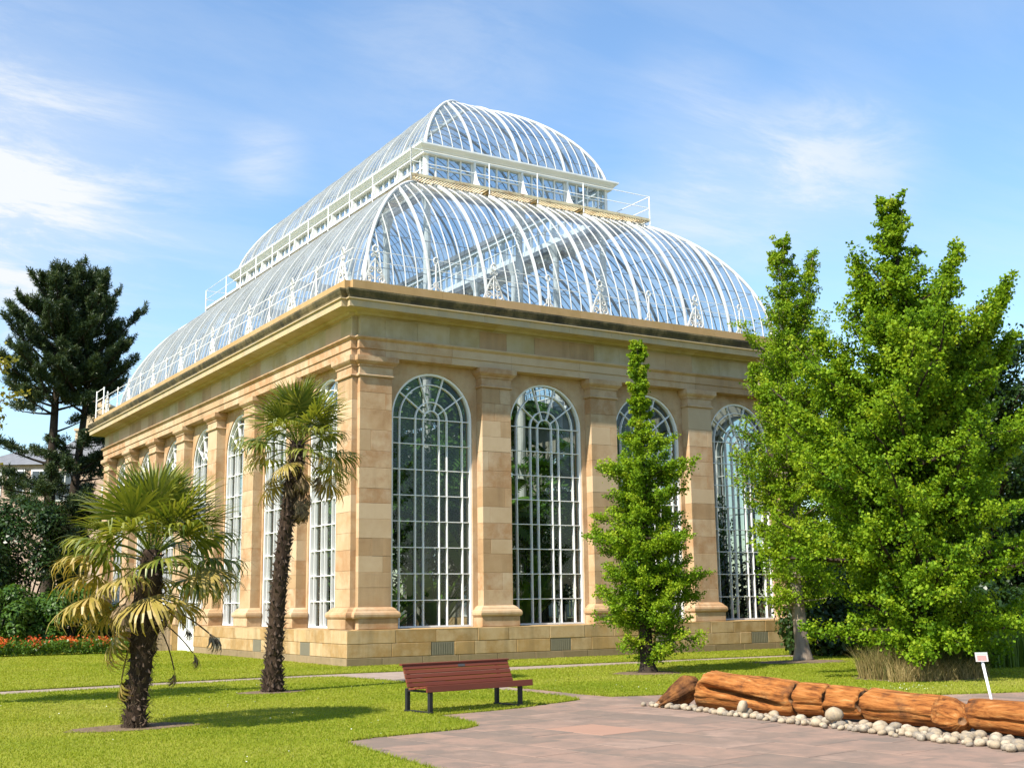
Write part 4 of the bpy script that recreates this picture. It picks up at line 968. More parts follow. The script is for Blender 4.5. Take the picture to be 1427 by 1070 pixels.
def frond_mesh(name, mat, pet, rad, spread, nseg, droop, tipdroop, seed, cup=0.25, wob=0.08):
    """palmate leaf along +X: petiole then a pleated fan of narrow segments"""
    g = random.Random(seed); V = []; T_ = []
    def q(a, b, c, d, t): V.append([tuple(a), tuple(b), tuple(c), tuple(d)]); T_.append(t)
    w = 0.013; P = [Vector((pet*k/5, 0, 0.05*math.sin(k/5*PI)-0.02*(k/5)**2)) for k in range(6)]
    for a, b in zip(P[:-1], P[1:]):
        for s_ in ((0, w, 0), (0, 0, w)):
            s_ = Vector(s_); q(a-s_, a+s_, b+s_*0.85, b-s_*0.85, g.uniform(0.2, 0.5))
    hub = P[-1]; N_ = 6
    for i in range(nseg):
        f = (i+0.5)/nseg*2-1; a = f*spread+g.uniform(-0.02, 0.02)
        ln = rad*(1-0.22*abs(f)**2)*g.uniform(0.86, 1.06); sw = 2*spread/nseg*0.56
        dr = droop*g.uniform(0.7, 1.3); td = tipdroop*g.uniform(0.3, 1.6); t = min(1, max(0, 0.5+g.gauss(0, 0.2)))
        prev = None; bend = g.uniform(-wob, wob); brk = g.uniform(0.55, 0.8)
        ang = 0.0; pos = Vector(hub); up = cup*(1-abs(f))*0.2+0.06*(i % 2)
        d0 = Vector((math.cos(a), math.sin(a), up)).normalized(); sd = Vector((-math.sin(a), math.cos(a), 0))
        pts = [pos.copy()]; ws = [0.004]
        for k in range(1, N_+1):
            s_ = k/N_; slope = dr*s_+(td*(s_-brk)/(1-brk) if s_ > brk else 0)
            dd = Vector((d0.x*math.cos(slope), d0.y*math.cos(slope), d0.z-math.sin(slope))); dd.normalize()
            pos = pos+dd*(ln/N_)+sd*bend*ln/N_*s_; pts.append(pos.copy())
            ws.append(min(0.021, sw*ln*s_*0.5+0.003) if s_ < 0.5 else 0.021*(1-s_)/0.5*0.95+0.003)
        for k in range(N_): q(pts[k]-sd*ws[k], pts[k]+sd*ws[k], pts[k+1]+sd*ws[k+1], pts[k+1]-sd*ws[k+1], min(1, max(0, t+0.12*k/N_)))
    o = quads_mesh(name, np.array(V), 4, mat, tint=T_); me = o.data; bpy.data.objects.remove(o)
    return me
FM = {'g': [frond_mesh('frond', FR_G, 0.62, 0.66, 2.2, 34, 0.18, 0.35, s) for s in (1, 2, 3)], 'm': [frond_mesh('frond', FR_G, 0.66, 0.68, 2.1, 32, 0.6, 1.1, s, wob=0.12) for s in (4, 5)],
      'y': [frond_mesh('frond', FR_Y, 0.70, 0.70, 1.7, 28, 0.75, 1.3, s, wob=0.14) for s in (6, 7, 8)], 'd': [frond_mesh('frond', FR_D, 0.62, 0.58, 1.0, 24, 1.1, 1.3, s, wob=0.2) for s in (9, 10)],
      'h': [frond_mesh('frond', FR_D, 1.05, 0.42, 0.9, 20, 1.0, 1.0, 14, wob=0.2)], 'k': [frond_mesh('frond', FR_Y, 1.0, 0.46, 1.3, 24, 0.95, 1.2, 15, wob=0.15)]}
def palm(label, base, path, radii, sets, specials, seed, boots, skirt):
    r = random.Random(seed); root = empty('fan_palm', base); tag(root, label, 'palm', 'fan palms on the lawn')
    m = MB(); P = [Vector(p) for p in path]; fine = []; rr = []
    for (a, ra), (b, rb) in zip(zip(P[:-1], radii[:-1]), zip(P[1:], radii[1:])):
        for k in range(8): fine.append(a.lerp(b, k/8)); rr.append(ra+(rb-ra)*k/8)
    fine.append(P[-1]); rr.append(radii[-1])
    m.tube(fine, rr, 14)
    m.v = [(x*(1+0.10*noise.noise((x*9, y*9, z*5))), y*(1+0.10*noise.noise((x*9+5, y*9, z*5))), z) for x, y, z in m.v]
    tr = m.build('trunk', FIBRE, root, smooth=True)
    nb = len(fine)
    def at(t):
        q = t*(nb-1); j = min(int(q), nb-2); return fine[j].lerp(fine[j+1], q-j), rr[j]
    # shaggy old leaf bases, one mesh on the trunk
    bm = MB()
    for i in range(boots):
        t = (i+r.random())/boots; c, ra = at(t); az = i*2.39996; d = Vector((math.cos(az), math.sin(az), 0)); sd = Vector((-d.y, d.x, 0)); w = r.uniform(0.02, 0.045)
        up = 1 if r.random() < 0.6 else -0.7; tip = c+d*(ra+r.uniform(0.03, 0.075))+Vector((0, 0, up*r.uniform(0.04, 0.10)))
        b0 = c+d*(ra*0.92)
        bm.add([tuple(b0-sd*w-Vector((0, 0, .03))), tuple(b0+sd*w-Vector((0, 0, .03))), tuple(tip+sd*w*0.3), tuple(tip-sd*w*0.3), tuple(b0+Vector((0, 0, 0.035)))], [(0, 1, 2, 3), (1, 4, 2), (4, 0, 3), (4, 3, 2)])
    bm.build('leaf_bases', BOOT, root, kind='stuff')
    # hairy fibre
    g = np.random.default_rng(seed); n = skirt; ts = g.random(n); pos = []; dd = []
    for t in ts:
        c, ra = at(t); a = g.uniform(0, 2*PI); pos.append((c.x+math.cos(a)*ra, c.y+math.sin(a)*ra, c.z)); dd.append((math.cos(a)*0.5, math.sin(a)*0.5, g.uniform(-0.9, 0.5)))
    dd = unit(np.array(dd)+g.normal(0, .3, (n, 3)))
    quads_mesh('fibres', leaf_quads(np.array(pos), dd, unit(g.normal(0, 1, (n, 3))), g.uniform(0.05, 0.16, n), np.full(n, 0.008), 0), 4, FR_D, root, tint=g.uniform(0, 0.45, n), kind='stuff')
    top = P[-1]
    def put(kind, az, el, sc, h=0.0, rollv=0.0, off=0.05):
        me = r.choice(FM[kind]); o = bpy.data.objects.new('frond', me); COL.objects.link(o); o.parent = root
        o.location = top+Vector((math.cos(az)*off, math.sin(az)*off, h))
        o.rotation_euler = (Matrix.Rotation(az, 4, 'Z') @ Matrix.Rotation(-el, 4, 'Y') @ Matrix.Rotation(rollv, 4, 'X')).to_euler()
        o.scale = (sc, sc, sc)
        if kind in 'dh': o['label'] = 'withered brown frond hanging down'
        elif kind in 'yk': o['label'] = 'yellowed drooping frond'
    i = 0
    for kind, n, e0, e1, s0, s1, h0, h1 in sets:
        for k in range(n):
            f = (k+r.random())/n; el = math.radians(e0+(e1-e0)*f)+r.uniform(-.1, .1); az = i*2.39996+r.uniform(-0.3, 0.3)
            put(kind, az, el, r.uniform(s0, s1), h0+(h1-h0)*f, r.uniform(-.35, .35)); i += 1
    for s_ in specials: put(*s_)
    return root
# view-facing azimuths: camera right is R_, so a frond at azimuth az swings right for az near -32 deg
AR = math.atan2(R_[1], R_[0])
palm('short shaggy fan palm with a thick dark trunk and ragged yellow lower fronds', (-9.26, -13.38, LZ),
     [(0.0, 0, -0.05), (0.0, 0, 0.12), (0.02, 0, 0.5), (0.06, 0.0, 1.0), (0.09, 0, 1.5), (0.12, 0, 2.0), (0.14, 0, 2.5)], [0.17, 0.145, 0.14, 0.16, 0.21, 0.19, 0.12],
     [('g', 10, 86, 55, 0.95, 1.15, 0.12, 0.02), ('g', 9, 55, 28, 1.0, 1.2, 0.0, -0.08), ('m', 11, 34, 2, 1.05, 1.25, -0.02, -0.25), ('y', 8, 4, -28, 1.0, 1.25, -0.12, -0.5), ('d', 4, -50, -78, 0.7, 0.95, -0.3, -0.7)],
     [('y', AR+PI-0.2, -0.05, 1.15, -0.3, 0.2), ('y', AR+PI+0.5, -0.25, 1.15, -0.45, 0.0), ('y', AR+PI-0.5, -0.45, 1.1, -0.5, 0.0), ('m', AR+0.2, -0.05, 1.1, -0.25, 0.3), ('m', AR-0.4, -0.15, 1.1, -0.3, 0.0),
      ('y', AR+PI+0.1, -1.0, 1.05, -0.55, 0.0), ('k', AR+PI+0.2, -1.25, 1.0, -0.9, 0.0), ('k', AR+PI-0.6, -1.3, 0.9, -0.95, 0.2), ('h', AR+0.15, -0.72, 0.75, -0.95, 0.0), ('h', AR-0.2, -0.45, 0.95, -0.75, 0.0), ('h', AR+0.4, -1.15, 0.8, -0.95, 0.0), ('h', AR-0.1, -0.62, 0.6, -0.75, 0.0)],
     101, 150, 1300)
palm('taller fan palm with a slim leaning trunk before the lit side windows', (-5.14, -7.94, LZ),
     [(0, 0, -0.05), (0.0, 0, 0.4), (0.03, 0, 1.2), (0.10, 0, 2.2), (0.20, 0.0, 3.2), (0.30, 0, 4.0), (0.38, 0, 4.5), (0.42, 0, 5.0)], [0.22, 0.17, 0.155, 0.145, 0.135, 0.135, 0.155, 0.11],
     [('g', 10, 86, 55, 0.95, 1.1, 0.12, 0.02), ('g', 9, 55, 25, 1.0, 1.15, 0.0, -0.08), ('m', 11, 30, -8, 1.05, 1.2, -0.05, -0.3), ('y', 6, -5, -38, 0.85, 1.05, -0.2, -0.45), ('d', 10, -55, -85, 0.65, 0.9, -0.35, -1.0)],
     [('d', AR+0.1, -0.9, 0.95, -0.2, 0.0), ('d', AR-0.3, -1.2, 0.8, -0.9, 0.0), ('d', AR-0.6, -1.35, 0.7, -0.95, 0), ('d', AR+2.6, -1.3, 0.7, -0.9, 0), ('y', AR+PI, -0.5, 0.7, -0.5, 0.0)],
     202, 420, 1500)

# flower bed ------------------------------------------------------------------------------
def flower_bed():
    g = np.random.default_rng(8); root = empty('flower_bed', (-4.5, 15.9, LZ)); tag(root, 'strip of orange and red bedding flowers along the lawn before the green shrubs', 'flower bed')
    n = 12000; x = g.uniform(-6.5, 3.35, n); y = g.uniform(-0.75, 0.75, n); z = g.uniform(0.02, 0.50, n)
    d = unit(g.normal(0, 1, (n, 3))+np.array([0, 0, .3])); nr = unit(g.normal(0, .5, (n, 3))+np.array([0, 0, 1]))
    quads_mesh('foliage', leaf_quads(np.stack([x, y, z], 1), d, nr, g.uniform(0.07, 0.13, n), g.uniform(.05, .08, n)), 4, SH, root, tint=g.uniform(0.3, 1, n), kind='stuff')
    FL = leaf('orange red petals', [(0.45, 0.03, 0.02), (0.60, 0.10, 0.02), (0.65, 0.19, 0.03)], trans=0.25, tcol=(1, .6, .4))
    n = 1300; x = g.uniform(-6.5, 3.3, n); x += 0.35*np.sin(x*5.3); y = g.uniform(-0.7, 0.75, n); z = 0.43+0.10*(y+0.7)/1.4+g.normal(0, .07, n); k = np.repeat(np.arange(n), 3)
    P = np.stack([x, y, z], 1)[k]; m_ = len(k); d = unit(g.normal(0, 1, (m_, 3))+np.array([0, 0, .5])); nr = unit(g.normal(0, 1, (m_, 3)))
    quads_mesh('blossoms', leaf_quads(P, d, nr, g.uniform(.04, .08, m_), g.uniform(.04, .07, m_)), 4, FL, root, tint=np.clip(0.6+0.25*np.array([noise.noise((a*.8, 0, 0)) for a in x])[k]+g.normal(0, .2, m_), 0, 1), kind='stuff')
flower_bed()

# tall dry grass and reed-like leaves --------------------------------------------------------
def strap_clump(name, label, cx, cy, rx, ry, n, hmin, hmax, wid, mat, seed, tintf, lean=0.18):
    g = np.random.default_rng(seed); a = g.uniform(0, 2*PI, n); q = np.sqrt(g.random(n)); x = cx+rx*q*np.cos(a); y = cy+ry*q*np.sin(a)
    h = g.uniform(hmin, hmax, n); az = g.uniform(0, 2*PI, n); le = g.normal(0, lean, (n, 2))*h[:, None]; w = wid*g.uniform(.6, 1.3, n)
    b = np.stack([x, y, np.full(n, LZ)], 1); s_ = np.stack([np.cos(az)*w, np.sin(az)*w, 0*w], 1); mid = b+np.concatenate([le*0.35, h[:, None]*0.6], 1); tip = b+np.concatenate([le, h[:, None]], 1)
    o = quads_mesh(name, np.concatenate([np.stack([b-s_, b+s_, mid+s_*.7, mid-s_*.7], 1), np.stack([mid-s_*.7, mid+s_*.7, tip+s_*.1, tip-s_*.1], 1)]), 4, mat, tint=np.tile(np.clip(tintf(x, y, g), 0, 1), 2), kind='stuff')
    o['label'] = label
STRAW = leaf('dry grass stems', [(0.055, 0.08, 0.018), (0.13, 0.13, 0.04), (0.30, 0.23, 0.09), (0.45, 0.34, 0.16)], trans=0.3, rough=0.7, spec=0.1, tcol=(1.1, 1, .7))
strap_clump('tall_grass', 'tall dry straw-coloured grass beneath the broad tree', 7.55, -13.2, 1.65, 1.0, 8000, 0.3, 0.72, 0.006, STRAW, 61, lambda x, y, g: 0.40-0.22*(x-6.6)+g.normal(0, .2, len(x)), lean=0.32)
strap_clump('tall_grass', 'thin dry grass fringe before the tall clump', 7.0, -14.1, 1.5, 0.45, 1500, 0.15, 0.45, 0.006, STRAW, 62, lambda x, y, g: 0.75+g.normal(0, .2, len(x)), lean=0.5)
REED = leaf('reed leaves', [(0.07, 0.13, 0.015), (0.12, 0.19, 0.025), (0.17, 0.24, 0.04)], trans=0.4)
strap_clump('reeds', 'bright green sword-shaped leaves at the right edge of the photo', 12.6, -11.9, 2.2, 0.8, 1100, 0.6, 1.05, 0.022, REED, 63, lambda x, y, g: 0.6+g.normal(0, .2, len(x)), lean=0.1)

# plants inside the house -------------------------------------------------------------------
IN_A = leaf('inside strap leaves', [(0.05, 0.14, 0.015), (0.11, 0.24, 0.025), (0.22, 0.33, 0.05)], trans=0.4, rough=0.35)
IN_B = leaf('inside dark leaves', [(0.03, 0.085, 0.014), (0.08, 0.18, 0.025), (0.14, 0.26, 0.04)], trans=0.3, rough=0.4)
def inside_plant(label, x, y, h, kind, seed):
    g = np.random.default_rng(seed); root = empty('tropical_plant', (x, y, 0.25)); tag(root, label, 'plant', 'plants inside the palm house')
    V = []; T_ = []
    def arch(b, az, ln, el, w, drop, tint):
        sd = np.array([-math.sin(az), math.cos(az), 0]); p_ = np.array(b, float); n = 7; prev = None
        for k in range(n+1):
            s_ = k/n; e = el-drop*s_*s_; wd = w*math.sin(PI*min(1, 0.12+0.88*s_))**0.7 if s_ < 1 else 0.004
            cur = (p_-sd*wd, p_+sd*wd)
            if prev is not None: V.append([prev[0], prev[1], cur[1], cur[0]]); T_.append(tint)
            prev = cur; p_ = p_+np.array([math.cos(az)*math.cos(e), math.sin(az)*math.cos(e), math.sin(e)])*ln/n
    def pinnate(b, az, ln, el, drop, tint):
        p_ = np.array(b, float); sd = np.array([-math.sin(az), math.cos(az), 0.0]); n = 22
        for k in range(n):
            s_ = k/n; e = el-drop*s_**1.5; t = np.array([math.cos(az)*math.cos(e), math.sin(az)*math.cos(e), math.sin(e)]); nx = p_+t*ln/n
            V.append([p_-sd*.012, p_+sd*.012, nx+sd*.01, nx-sd*.01]); T_.append(tint)
            if s_ > 0.15:
                L_ = ln*0.28*math.sin(PI*min(1, 0.15+0.8*s_))
                for sg in (-1, 1):
                    q = p_+(sd*sg*0.85+t*0.5-np.array([0, 0, 0.35]))*L_; V.append([p_, p_+(sd*sg+t)*L_*.35+t*.03, q, p_+(sd*sg)*L_*.4-t*.01]); T_.append(min(1, tint+g.normal(0, .1)))
            p_ = nx
    m = MB()
    if kind == 'strap':
        m.tube([(0, 0, -0.05), (0, 0, h*0.15)], [0.12, 0.08], 7)
        for k in range(30): arch((0, 0, h*0.1), k*2.4, h*g.uniform(.75, 1.05), g.uniform(0.75, 1.45), 0.055*h/2, g.uniform(.4, 1.4), g.uniform(.2, 1))
    elif kind == 'palm':
        tz = h*0.62; m.tube([(0, 0, -0.05), (0.05, 0, tz*.5), (0, 0.05, tz)], [0.15, 0.10, 0.08], 8)
        for k in range(24): pinnate((0, 0.05, tz), k*2.4, h*0.42*g.uniform(.85, 1.1), g.uniform(-0.1, 1.35), g.uniform(.8, 1.6), g.uniform(.1, .9))
    elif kind == 'banana':
        tz = h*0.4; m.tube([(0, 0, -0.05), (0, 0, tz)], [0.14, 0.09], 8)
        for k in range(13): arch((0, 0, tz), k*2.4, h*0.62*g.uniform(.8, 1.1), g.uniform(0.5, 1.45), 0.11*h/3, g.uniform(.5, 1.6), g.uniform(.3, 1))
    elif kind == 'bush':
        m.tube([(0, 0, -0.05), (0.1, 0, h*.5), (0, 0, h*.8)], [0.09, 0.06, 0.03], 7)
        n = 2600; a = unit(g.normal(0, 1, (n, 3))); rr = g.random(n)**0.4; c = np.array([0, 0, h*0.62])+a*rr[:, None]*np.array([h*.28, h*.28, h*.38])
        d = unit(g.normal(0, 1, (n, 3))); V = list(leaf_quads(c, d, unit(g.normal(0, .6, (n, 3))+np.array([0, 0, 1])), g.uniform(.14, .28, n), g.uniform(.06, .12, n))); T_ = list(g.uniform(0.1, .9, n))
    V = np.array(V); T_ = np.array(T_); ok = ((V[:, :, 1]+y).min(1) > 1.02) & ((V[:, :, 0]+x).min(1) > 1.02) & ((V[:, :, 0]+x).max(1) < W-1.02) & ((V[:, :, 1]+y).max(1) < L-1.02); V = V[ok]; T_ = T_[ok]   # nothing grows through the glass
    m.build('stem', BARK_D, root); quads_mesh('leaves', np.array(V), 4, IN_A if kind in ('strap', 'banana') else IN_B, root, tint=T_)
for k, (x, y, h, kind, lb) in enumerate((
    (2.2, 2.3, 2.2, 'strap', 'strap-leaved plant low behind the left half of the first front window'), (3.9, 2.4, 2.6, 'banana', 'broad-leaved plant behind the right half of the first front window'),
    (2.6, 5.2, 7.6, 'palm', 'feather-leaved palm deep behind the first front window'), (4.4, 4.0, 8.6, 'bush', 'tall dark bush behind the first front window near the arch'), (1.9, 3.6, 8.8, 'bush', 'tall bush inside the corner nearest the photographer'),
    (6.3, 2.2, 2.3, 'strap', 'strap-leaved plant at the foot of the second front window'), (8.0, 2.4, 2.9, 'banana', 'yellow-green broad leaves low in the second front window'), (7.2, 4.8, 6.5, 'palm', 'feather-leaved palm behind the second front window'),
    (9.6, 3.6, 5.2, 'bush', 'dark bush between second and third front windows inside'), (10.4, 2.3, 2.4, 'strap', 'strap-leaved plant behind the third front window'), (11.8, 4.2, 8.2, 'palm', 'tall palm behind the third front window'),
    (14.4, 2.4, 2.4, 'banana', 'broad-leaved plant behind the fourth front window'), (15.6, 3.8, 6.0, 'bush', 'dark bush behind the fourth front window'), (2.6, 8.0, 4.0, 'bush', 'bush behind the second side window from the corner'),
    (2.4, 12.0, 5.5, 'palm', 'palm behind the third side window from the corner'), (9.1, 11.0, 12.5, 'palm', 'tallest palm in the middle of the glasshouse'), (8.2, 16.0, 11.5, 'palm', 'tall palm deep inside the glasshouse'),
    (6.0, 7.8, 7.0, 'bush', 'broad dark bush in the middle of the glasshouse'), (12.0, 8.5, 7.5, 'bush', 'big dark bush towards the right wall inside'), (9.0, 7.0, 4.5, 'bush', 'low wide bush inside behind second and third front windows'),
    (4.2, 7.2, 6.2, 'bush', 'added dark bush inside behind the column of the first front window'), (7.4, 8.6, 6.8, 'bush', 'added dark bush deep behind the second front window'), (13.0, 6.2, 6.2, 'bush', 'added dark bush deep behind the fourth front window'),  # bushes added here to block the bright far windows
    (4.4, 11.5, 7.4, 'bush', 'added tall dark bush inside along the side windows'), (10.6, 10.5, 8.2, 'bush', 'added tall dark bush deep inside behind the third front window'), (5.6, 2.9, 5.0, 'banana', 'large banana-like plant behind the pier between first and second front windows'),
    (15.6, 7.5, 6.4, 'bush', 'added dark bush inside along the right wall, first from the front'),  # bushes from here added along the walls to darken the windows
    (15.8, 11.5, 7.0, 'bush', 'added dark bush inside along the right wall, second from the front'),
    (15.6, 15.5, 6.2, 'bush', 'added dark bush inside along the right wall, third from the front'),
    (15.6, 19.8, 7.0, 'bush', 'added dark bush inside along the right wall, fourth from the front'),
    (4.0, 27.0, 6.2, 'bush', 'added dark bush inside by the far wall, left of the far door'),
    (8.0, 27.2, 6.8, 'bush', 'added dark bush inside in the middle of the far wall'),
    (12.2, 27.0, 6.4, 'bush', 'added dark bush inside by the far wall towards the right'),
    (9.4, 21.0, 7.5, 'bush', 'added broad dark bush deep in the middle of the glasshouse'),
    (5.0, 17.0, 6.6, 'bush', 'added dark bush inside behind the fourth side window'),
    (1.9, 2.30, 2.6, 'strap', 'upright strap leaves close behind the left edge of the first front window'),
    (3.1, 2.25, 2.9, 'banana', 'bright broad leaves in the middle of the first front window'),
    (4.0, 2.30, 3.2, 'strap', 'tall strap leaves close behind the right edge of the first front window'),
    (6.1, 2.30, 2.6, 'banana', 'broad leaves close behind the left edge of the second front window'),
    (7.2, 2.25, 2.8, 'strap', 'strap leaves in the middle of the second front window'),
    (8.1, 2.30, 3.3, 'banana', 'tall broad leaves close behind the right edge of the second front window'),
    (14.2, 2.30, 3.0, 'strap', 'strap leaves close behind the left of the fourth front window'))):
    inside_plant(lb, x, y, h, kind, 300+k)

# ================================================================== OBJECTS
# bench -----------------------------------------------------------------------------------
REDP = surf('maroon painted slat', [(0.115, 0.024, 0.010), (0.15, 0.034, 0.014), (0.185, 0.046, 0.020)], rough=0.6, scale=4, rand=0.55, bump=0.12, bscale=30, mapping=(0.3, 3, 3), spec=0.4)
BLK = surf('black bench steel', [(0.012, 0.012, 0.013), (0.022, 0.022, 0.023)], rough=0.45, rand=0.2, bump=0.05)
bench = empty('park_bench', (-4.93, -14.2, 0.0)); tag(bench, 'maroon slatted park bench with black steel legs at the edge of the paving', 'bench')
bench.rotation_euler = (0, 0, math.radians(8.5)); bench.scale = (1, 1, 0.93)
BL = 2.28
def bslat(name, y0, z0, ty, tz, h, x0=-0.11, x1=BL-0.22):
    """board of length BL: section centre (y0,z0), long side direction (ty,tz) height h, thickness 0.03"""
    m = MB(); t = 0.016; ch = 0.005; ny, nz = -tz, ty
    sec = [(-h/2+ch, -t), (h/2-ch, -t), (h/2, -t+ch), (h/2, t-ch), (h/2-ch, t), (-h/2+ch, t), (-h/2, t-ch), (-h/2, -t+ch)]
    vs = [(x, y0+ty*a+ny*b, z0+tz*a+nz*b) for x in (x0, x1) for a, b in sec]; n = 8
    m.add(vs, [(i, (i+1) % n, n+(i+1) % n, n+i) for i in range(n)]+[tuple(reversed(range(n))), tuple(range(n, 2*n))])
    return m.build(name, REDP, bench)
bk = math.radians(112); cy, cz = math.cos(bk)*-1, math.sin(bk)
for k in range(5): s_ = 0.05+k*0.077; bslat('back_slat', 0.50+cy*s_, 0.41+cz*s_, cy, cz, 0.068)
bslat('top_rail', 0.50+cy*0.42, 0.41+cz*0.42-0.004, 1, 0.05, 0.075, -0.14, BL-0.20)
for k in range(5): bslat('seat_slat', 0.44-k*0.098, 0.405+0.011*k, -1, 0.11, 0.088)
bslat('seat_front', 0.005, 0.415, 0.12, 1, 0.105)
for x in (0.0, 1.84):
    for y in (0.06, 0.66):
        m = MB(); m.box(x-0.03, x+0.03, y-0.03, y+0.03, 0.0 if y < .5 else 0.02, 0.40); m.build('leg', BLK, bench)
    m = MB(); m.box(x-0.028, x+0.028, 0.0, 0.72, 0.0, 0.045); m.build('foot_bar', BLK, bench)
    m = MB(); m.box(x-0.025, x+0.025, 0.03, 0.70, 0.352, 0.385)
    m.sweep([(0.50, 0.36), (0.55, 0.36), (0.55+cy*0.42, 0.36+cz*0.42), (0.52+cy*0.42, 0.36+cz*0.42)], [lambda d, x=x: (x-0.02, d), lambda d, x=x: (x+0.02, d)]); m.build('seat_bracket', BLK, bench)
m = MB(); s_ = 0.358; m.box(0.98, 1.12, 0.0, 0.004, -0.022, 0.022)
m.v = [(x, 0.50+cy*s_-0.022+y+z*cy, 0.41+cz*s_+z*cz) for x, y, z in m.v]; m.build('plaque', surf('bronze plaque', [(0.05, 0.05, 0.05), (0.09, 0.085, 0.075)], rough=0.35, bump=0), bench)

# fossil log --------------------------------------------------------------------------------
FOS = surf('fossil wood', [(0.045, 0.018, 0.008), (0.17, 0.056, 0.014), (0.30, 0.108, 0.026), (0.35, 0.145, 0.04), (0.43, 0.225, 0.085)], scale=5.5, rand=0.08, bump=1.0, bscale=17, mapping=(3.4, 0.4, 3.4), rough=0.85, blot=((0.055, 0.03, 0.018), 2.6, 0.54, 0.68, 0.6), spec=0.15)
FOS_E = surf('fossil wood end grain', [(0.14, 0.07, 0.035), (0.24, 0.13, 0.065), (0.30, 0.17, 0.09)], scale=9, rand=0.1, bump=0.9, bscale=30, rough=0.85, spec=0.1)
def log_piece(name, pts, rads, parent, seed, mat=FOS, squash=0.9, groove=None, taper0=0.0, taper1=0.0, nr=84, jag=0.05, origin=(0, 0, 0), slant=0.0, rough=1.0):
    P = [Vector(p) for p in pts]; n = len(P); rows = max(16, int((P[-1]-P[0]).length/0.035)); m = MB(); vs = []
    for k in range(rows+1):
        q = k/rows*(n-1); j = min(int(q), n-2); c = P[j].lerp(P[j+1], q-j); r0 = rads[j]+(rads[j+1]-rads[j])*(q-j); ax = (P[min(j+1, n-1)]-P[j]).normalized()
        sd = Vector((0, 0, 1)).cross(ax).normalized(); L_ = (c-P[0]).length; Lr = (P[-1]-c).length
        for i in range(nr):
            a = 2*PI*i/nr; ca, sa = math.cos(a), math.sin(a)
            f = 1+rough*(0.15*noise.noise((ca*1.2+seed, sa*1.2, L_*0.8))+0.07*noise.noise((ca*3.5+seed, sa*3.5, L_*0.55))+0.035*noise.noise((ca*9, sa*9+seed, L_*0.8))+0.024*noise.noise((ca*17, sa*17+seed, L_*2.5))+0.014*noise.noise((ca*30, sa*30+seed, L_*5)))
            fis = noise.noise((ca*5.5+seed*1.7, sa*5.5, L_*0.35)); f -= rough*0.10*max(0, 0.10-abs(fis))/0.10*(0.4+0.6*abs(noise.noise((L_*1.3, a, seed))))      # long drying cracks
            if groove:
                g0, g1, a0, a1, gw, gd = groove; u = min(1, max(0, (L_-g0)/(g1-g0))); ga = a0+(a1-a0)*u+0.12*noise.noise((L_*2, seed, 0)); da = (a-ga+PI) % (2*PI)-PI
                prof = 1/(1+math.exp(-(da+gw)/0.035))*1/(1+math.exp((da-gw*0.55)/0.05))
                f -= gd*prof*max(0, min(1, (L_-g0)/0.15))*max(0, min(1, (g1-L_)/0.35))
            ed = min(L_, Lr); f *= 1-0.10*math.exp(-ed/0.025)
            if k == 0: f *= 1-taper0
            if k == rows: f *= 1-taper1
            e0 = math.exp(-L_/0.12); e1 = math.exp(-Lr/0.12)
            along = jag*(noise.noise((ca*2.5, sa*2.5, seed))*e0+noise.noise((ca*2.5, sa*2.5, seed+7))*e1)+slant*sa*r0*e0
            p_ = c+sd*(ca*r0*f)+Vector((0, 0, sa*r0*f*squash))+ax*along
            vs.append((p_.x-origin[0], p_.y-origin[1], max(p_.z, -0.01)-origin[2]))
    fs = [(k*nr+i, k*nr+(i+1) % nr, (k+1)*nr+(i+1) % nr, (k+1)*nr+i) for k in range(rows) for i in range(nr)]
    o0 = len(vs); vs.append(tuple(P[0]-Vector(origin)+(P[1]-P[0]).normalized()*0.03)); vs.append(tuple(P[-1]-Vector(origin)-(P[-1]-P[-2]).normalized()*0.03))
    fs += [(o0, (i+1) % nr, i) for i in range(nr)]+[(o0+1, rows*nr+i, rows*nr+(i+1) % nr) for i in range(nr)]
    m.add(vs, fs); ob = m.build(name, mat, parent, smooth=True)
    ob.data.materials.append(FOS_E)
    for pl in ob.data.polygons[-2*nr:]: pl.material_index = 1; pl.use_smooth = False
    return ob
FOS_D = surf('dark fossil wood', [(0.035, 0.018, 0.010), (0.10, 0.042, 0.016), (0.20, 0.085, 0.026), (0.30, 0.13, 0.04)], scale=4.5, rand=0.05, bump=1.0, bscale=20, rough=0.85, spec=0.1)
LOGB = (-0.9, -18.6, 0.0)
log = empty('fossil_log', LOGB); tag(log, 'long orange-brown fossil tree trunk cracked across into segments, lying behind white cobbles', 'fossil log')
AX = [(-0.98, -16.12, 0.30, 0.33), (-1.0, -16.9, 0.29, 0.30), (-0.93, -17.55, 0.265, 0.27), (-0.86, -18.2, 0.25, 0.26), (-0.78, -18.8, 0.25, 0.26), (-0.70, -19.5, 0.235, 0.245), (-0.66, -20.2, 0.225, 0.235), (-0.64, -20.75, 0.20, 0.215)]
def axat(y):
    for a, b in zip(AX[:-1], AX[1:]):
        if b[1] <= y: t = (y-a[1])/(b[1]-a[1]); return tuple(a[i]+(b[i]-a[i])*t for i in range(4))
    return AX[-1]
SEG = [(-16.10, -17.98), (-18.02, -18.52), (-18.56, -19.13), (-19.17, -20.52)]
for k, (y0, y1) in enumerate(SEG):
    q = [axat(y0+(y1-y0)*i/6) for i in range(7)]
    log_piece('log_segment', [(a[0], a[1], a[2]) for a in q], [a[3] for a in q], log, 3+k*5, groove=(0.05, 1.75, PI-0.30, PI+0.55, 0.22, 0.72) if k == 0 else (0.0, 1.6, PI+0.25, PI+0.3, 0.07, 0.18), taper0=0.08 if k == 0 else 0.03, taper1=0.03, origin=LOGB, slant=0.55 if k == 0 else 0.0)
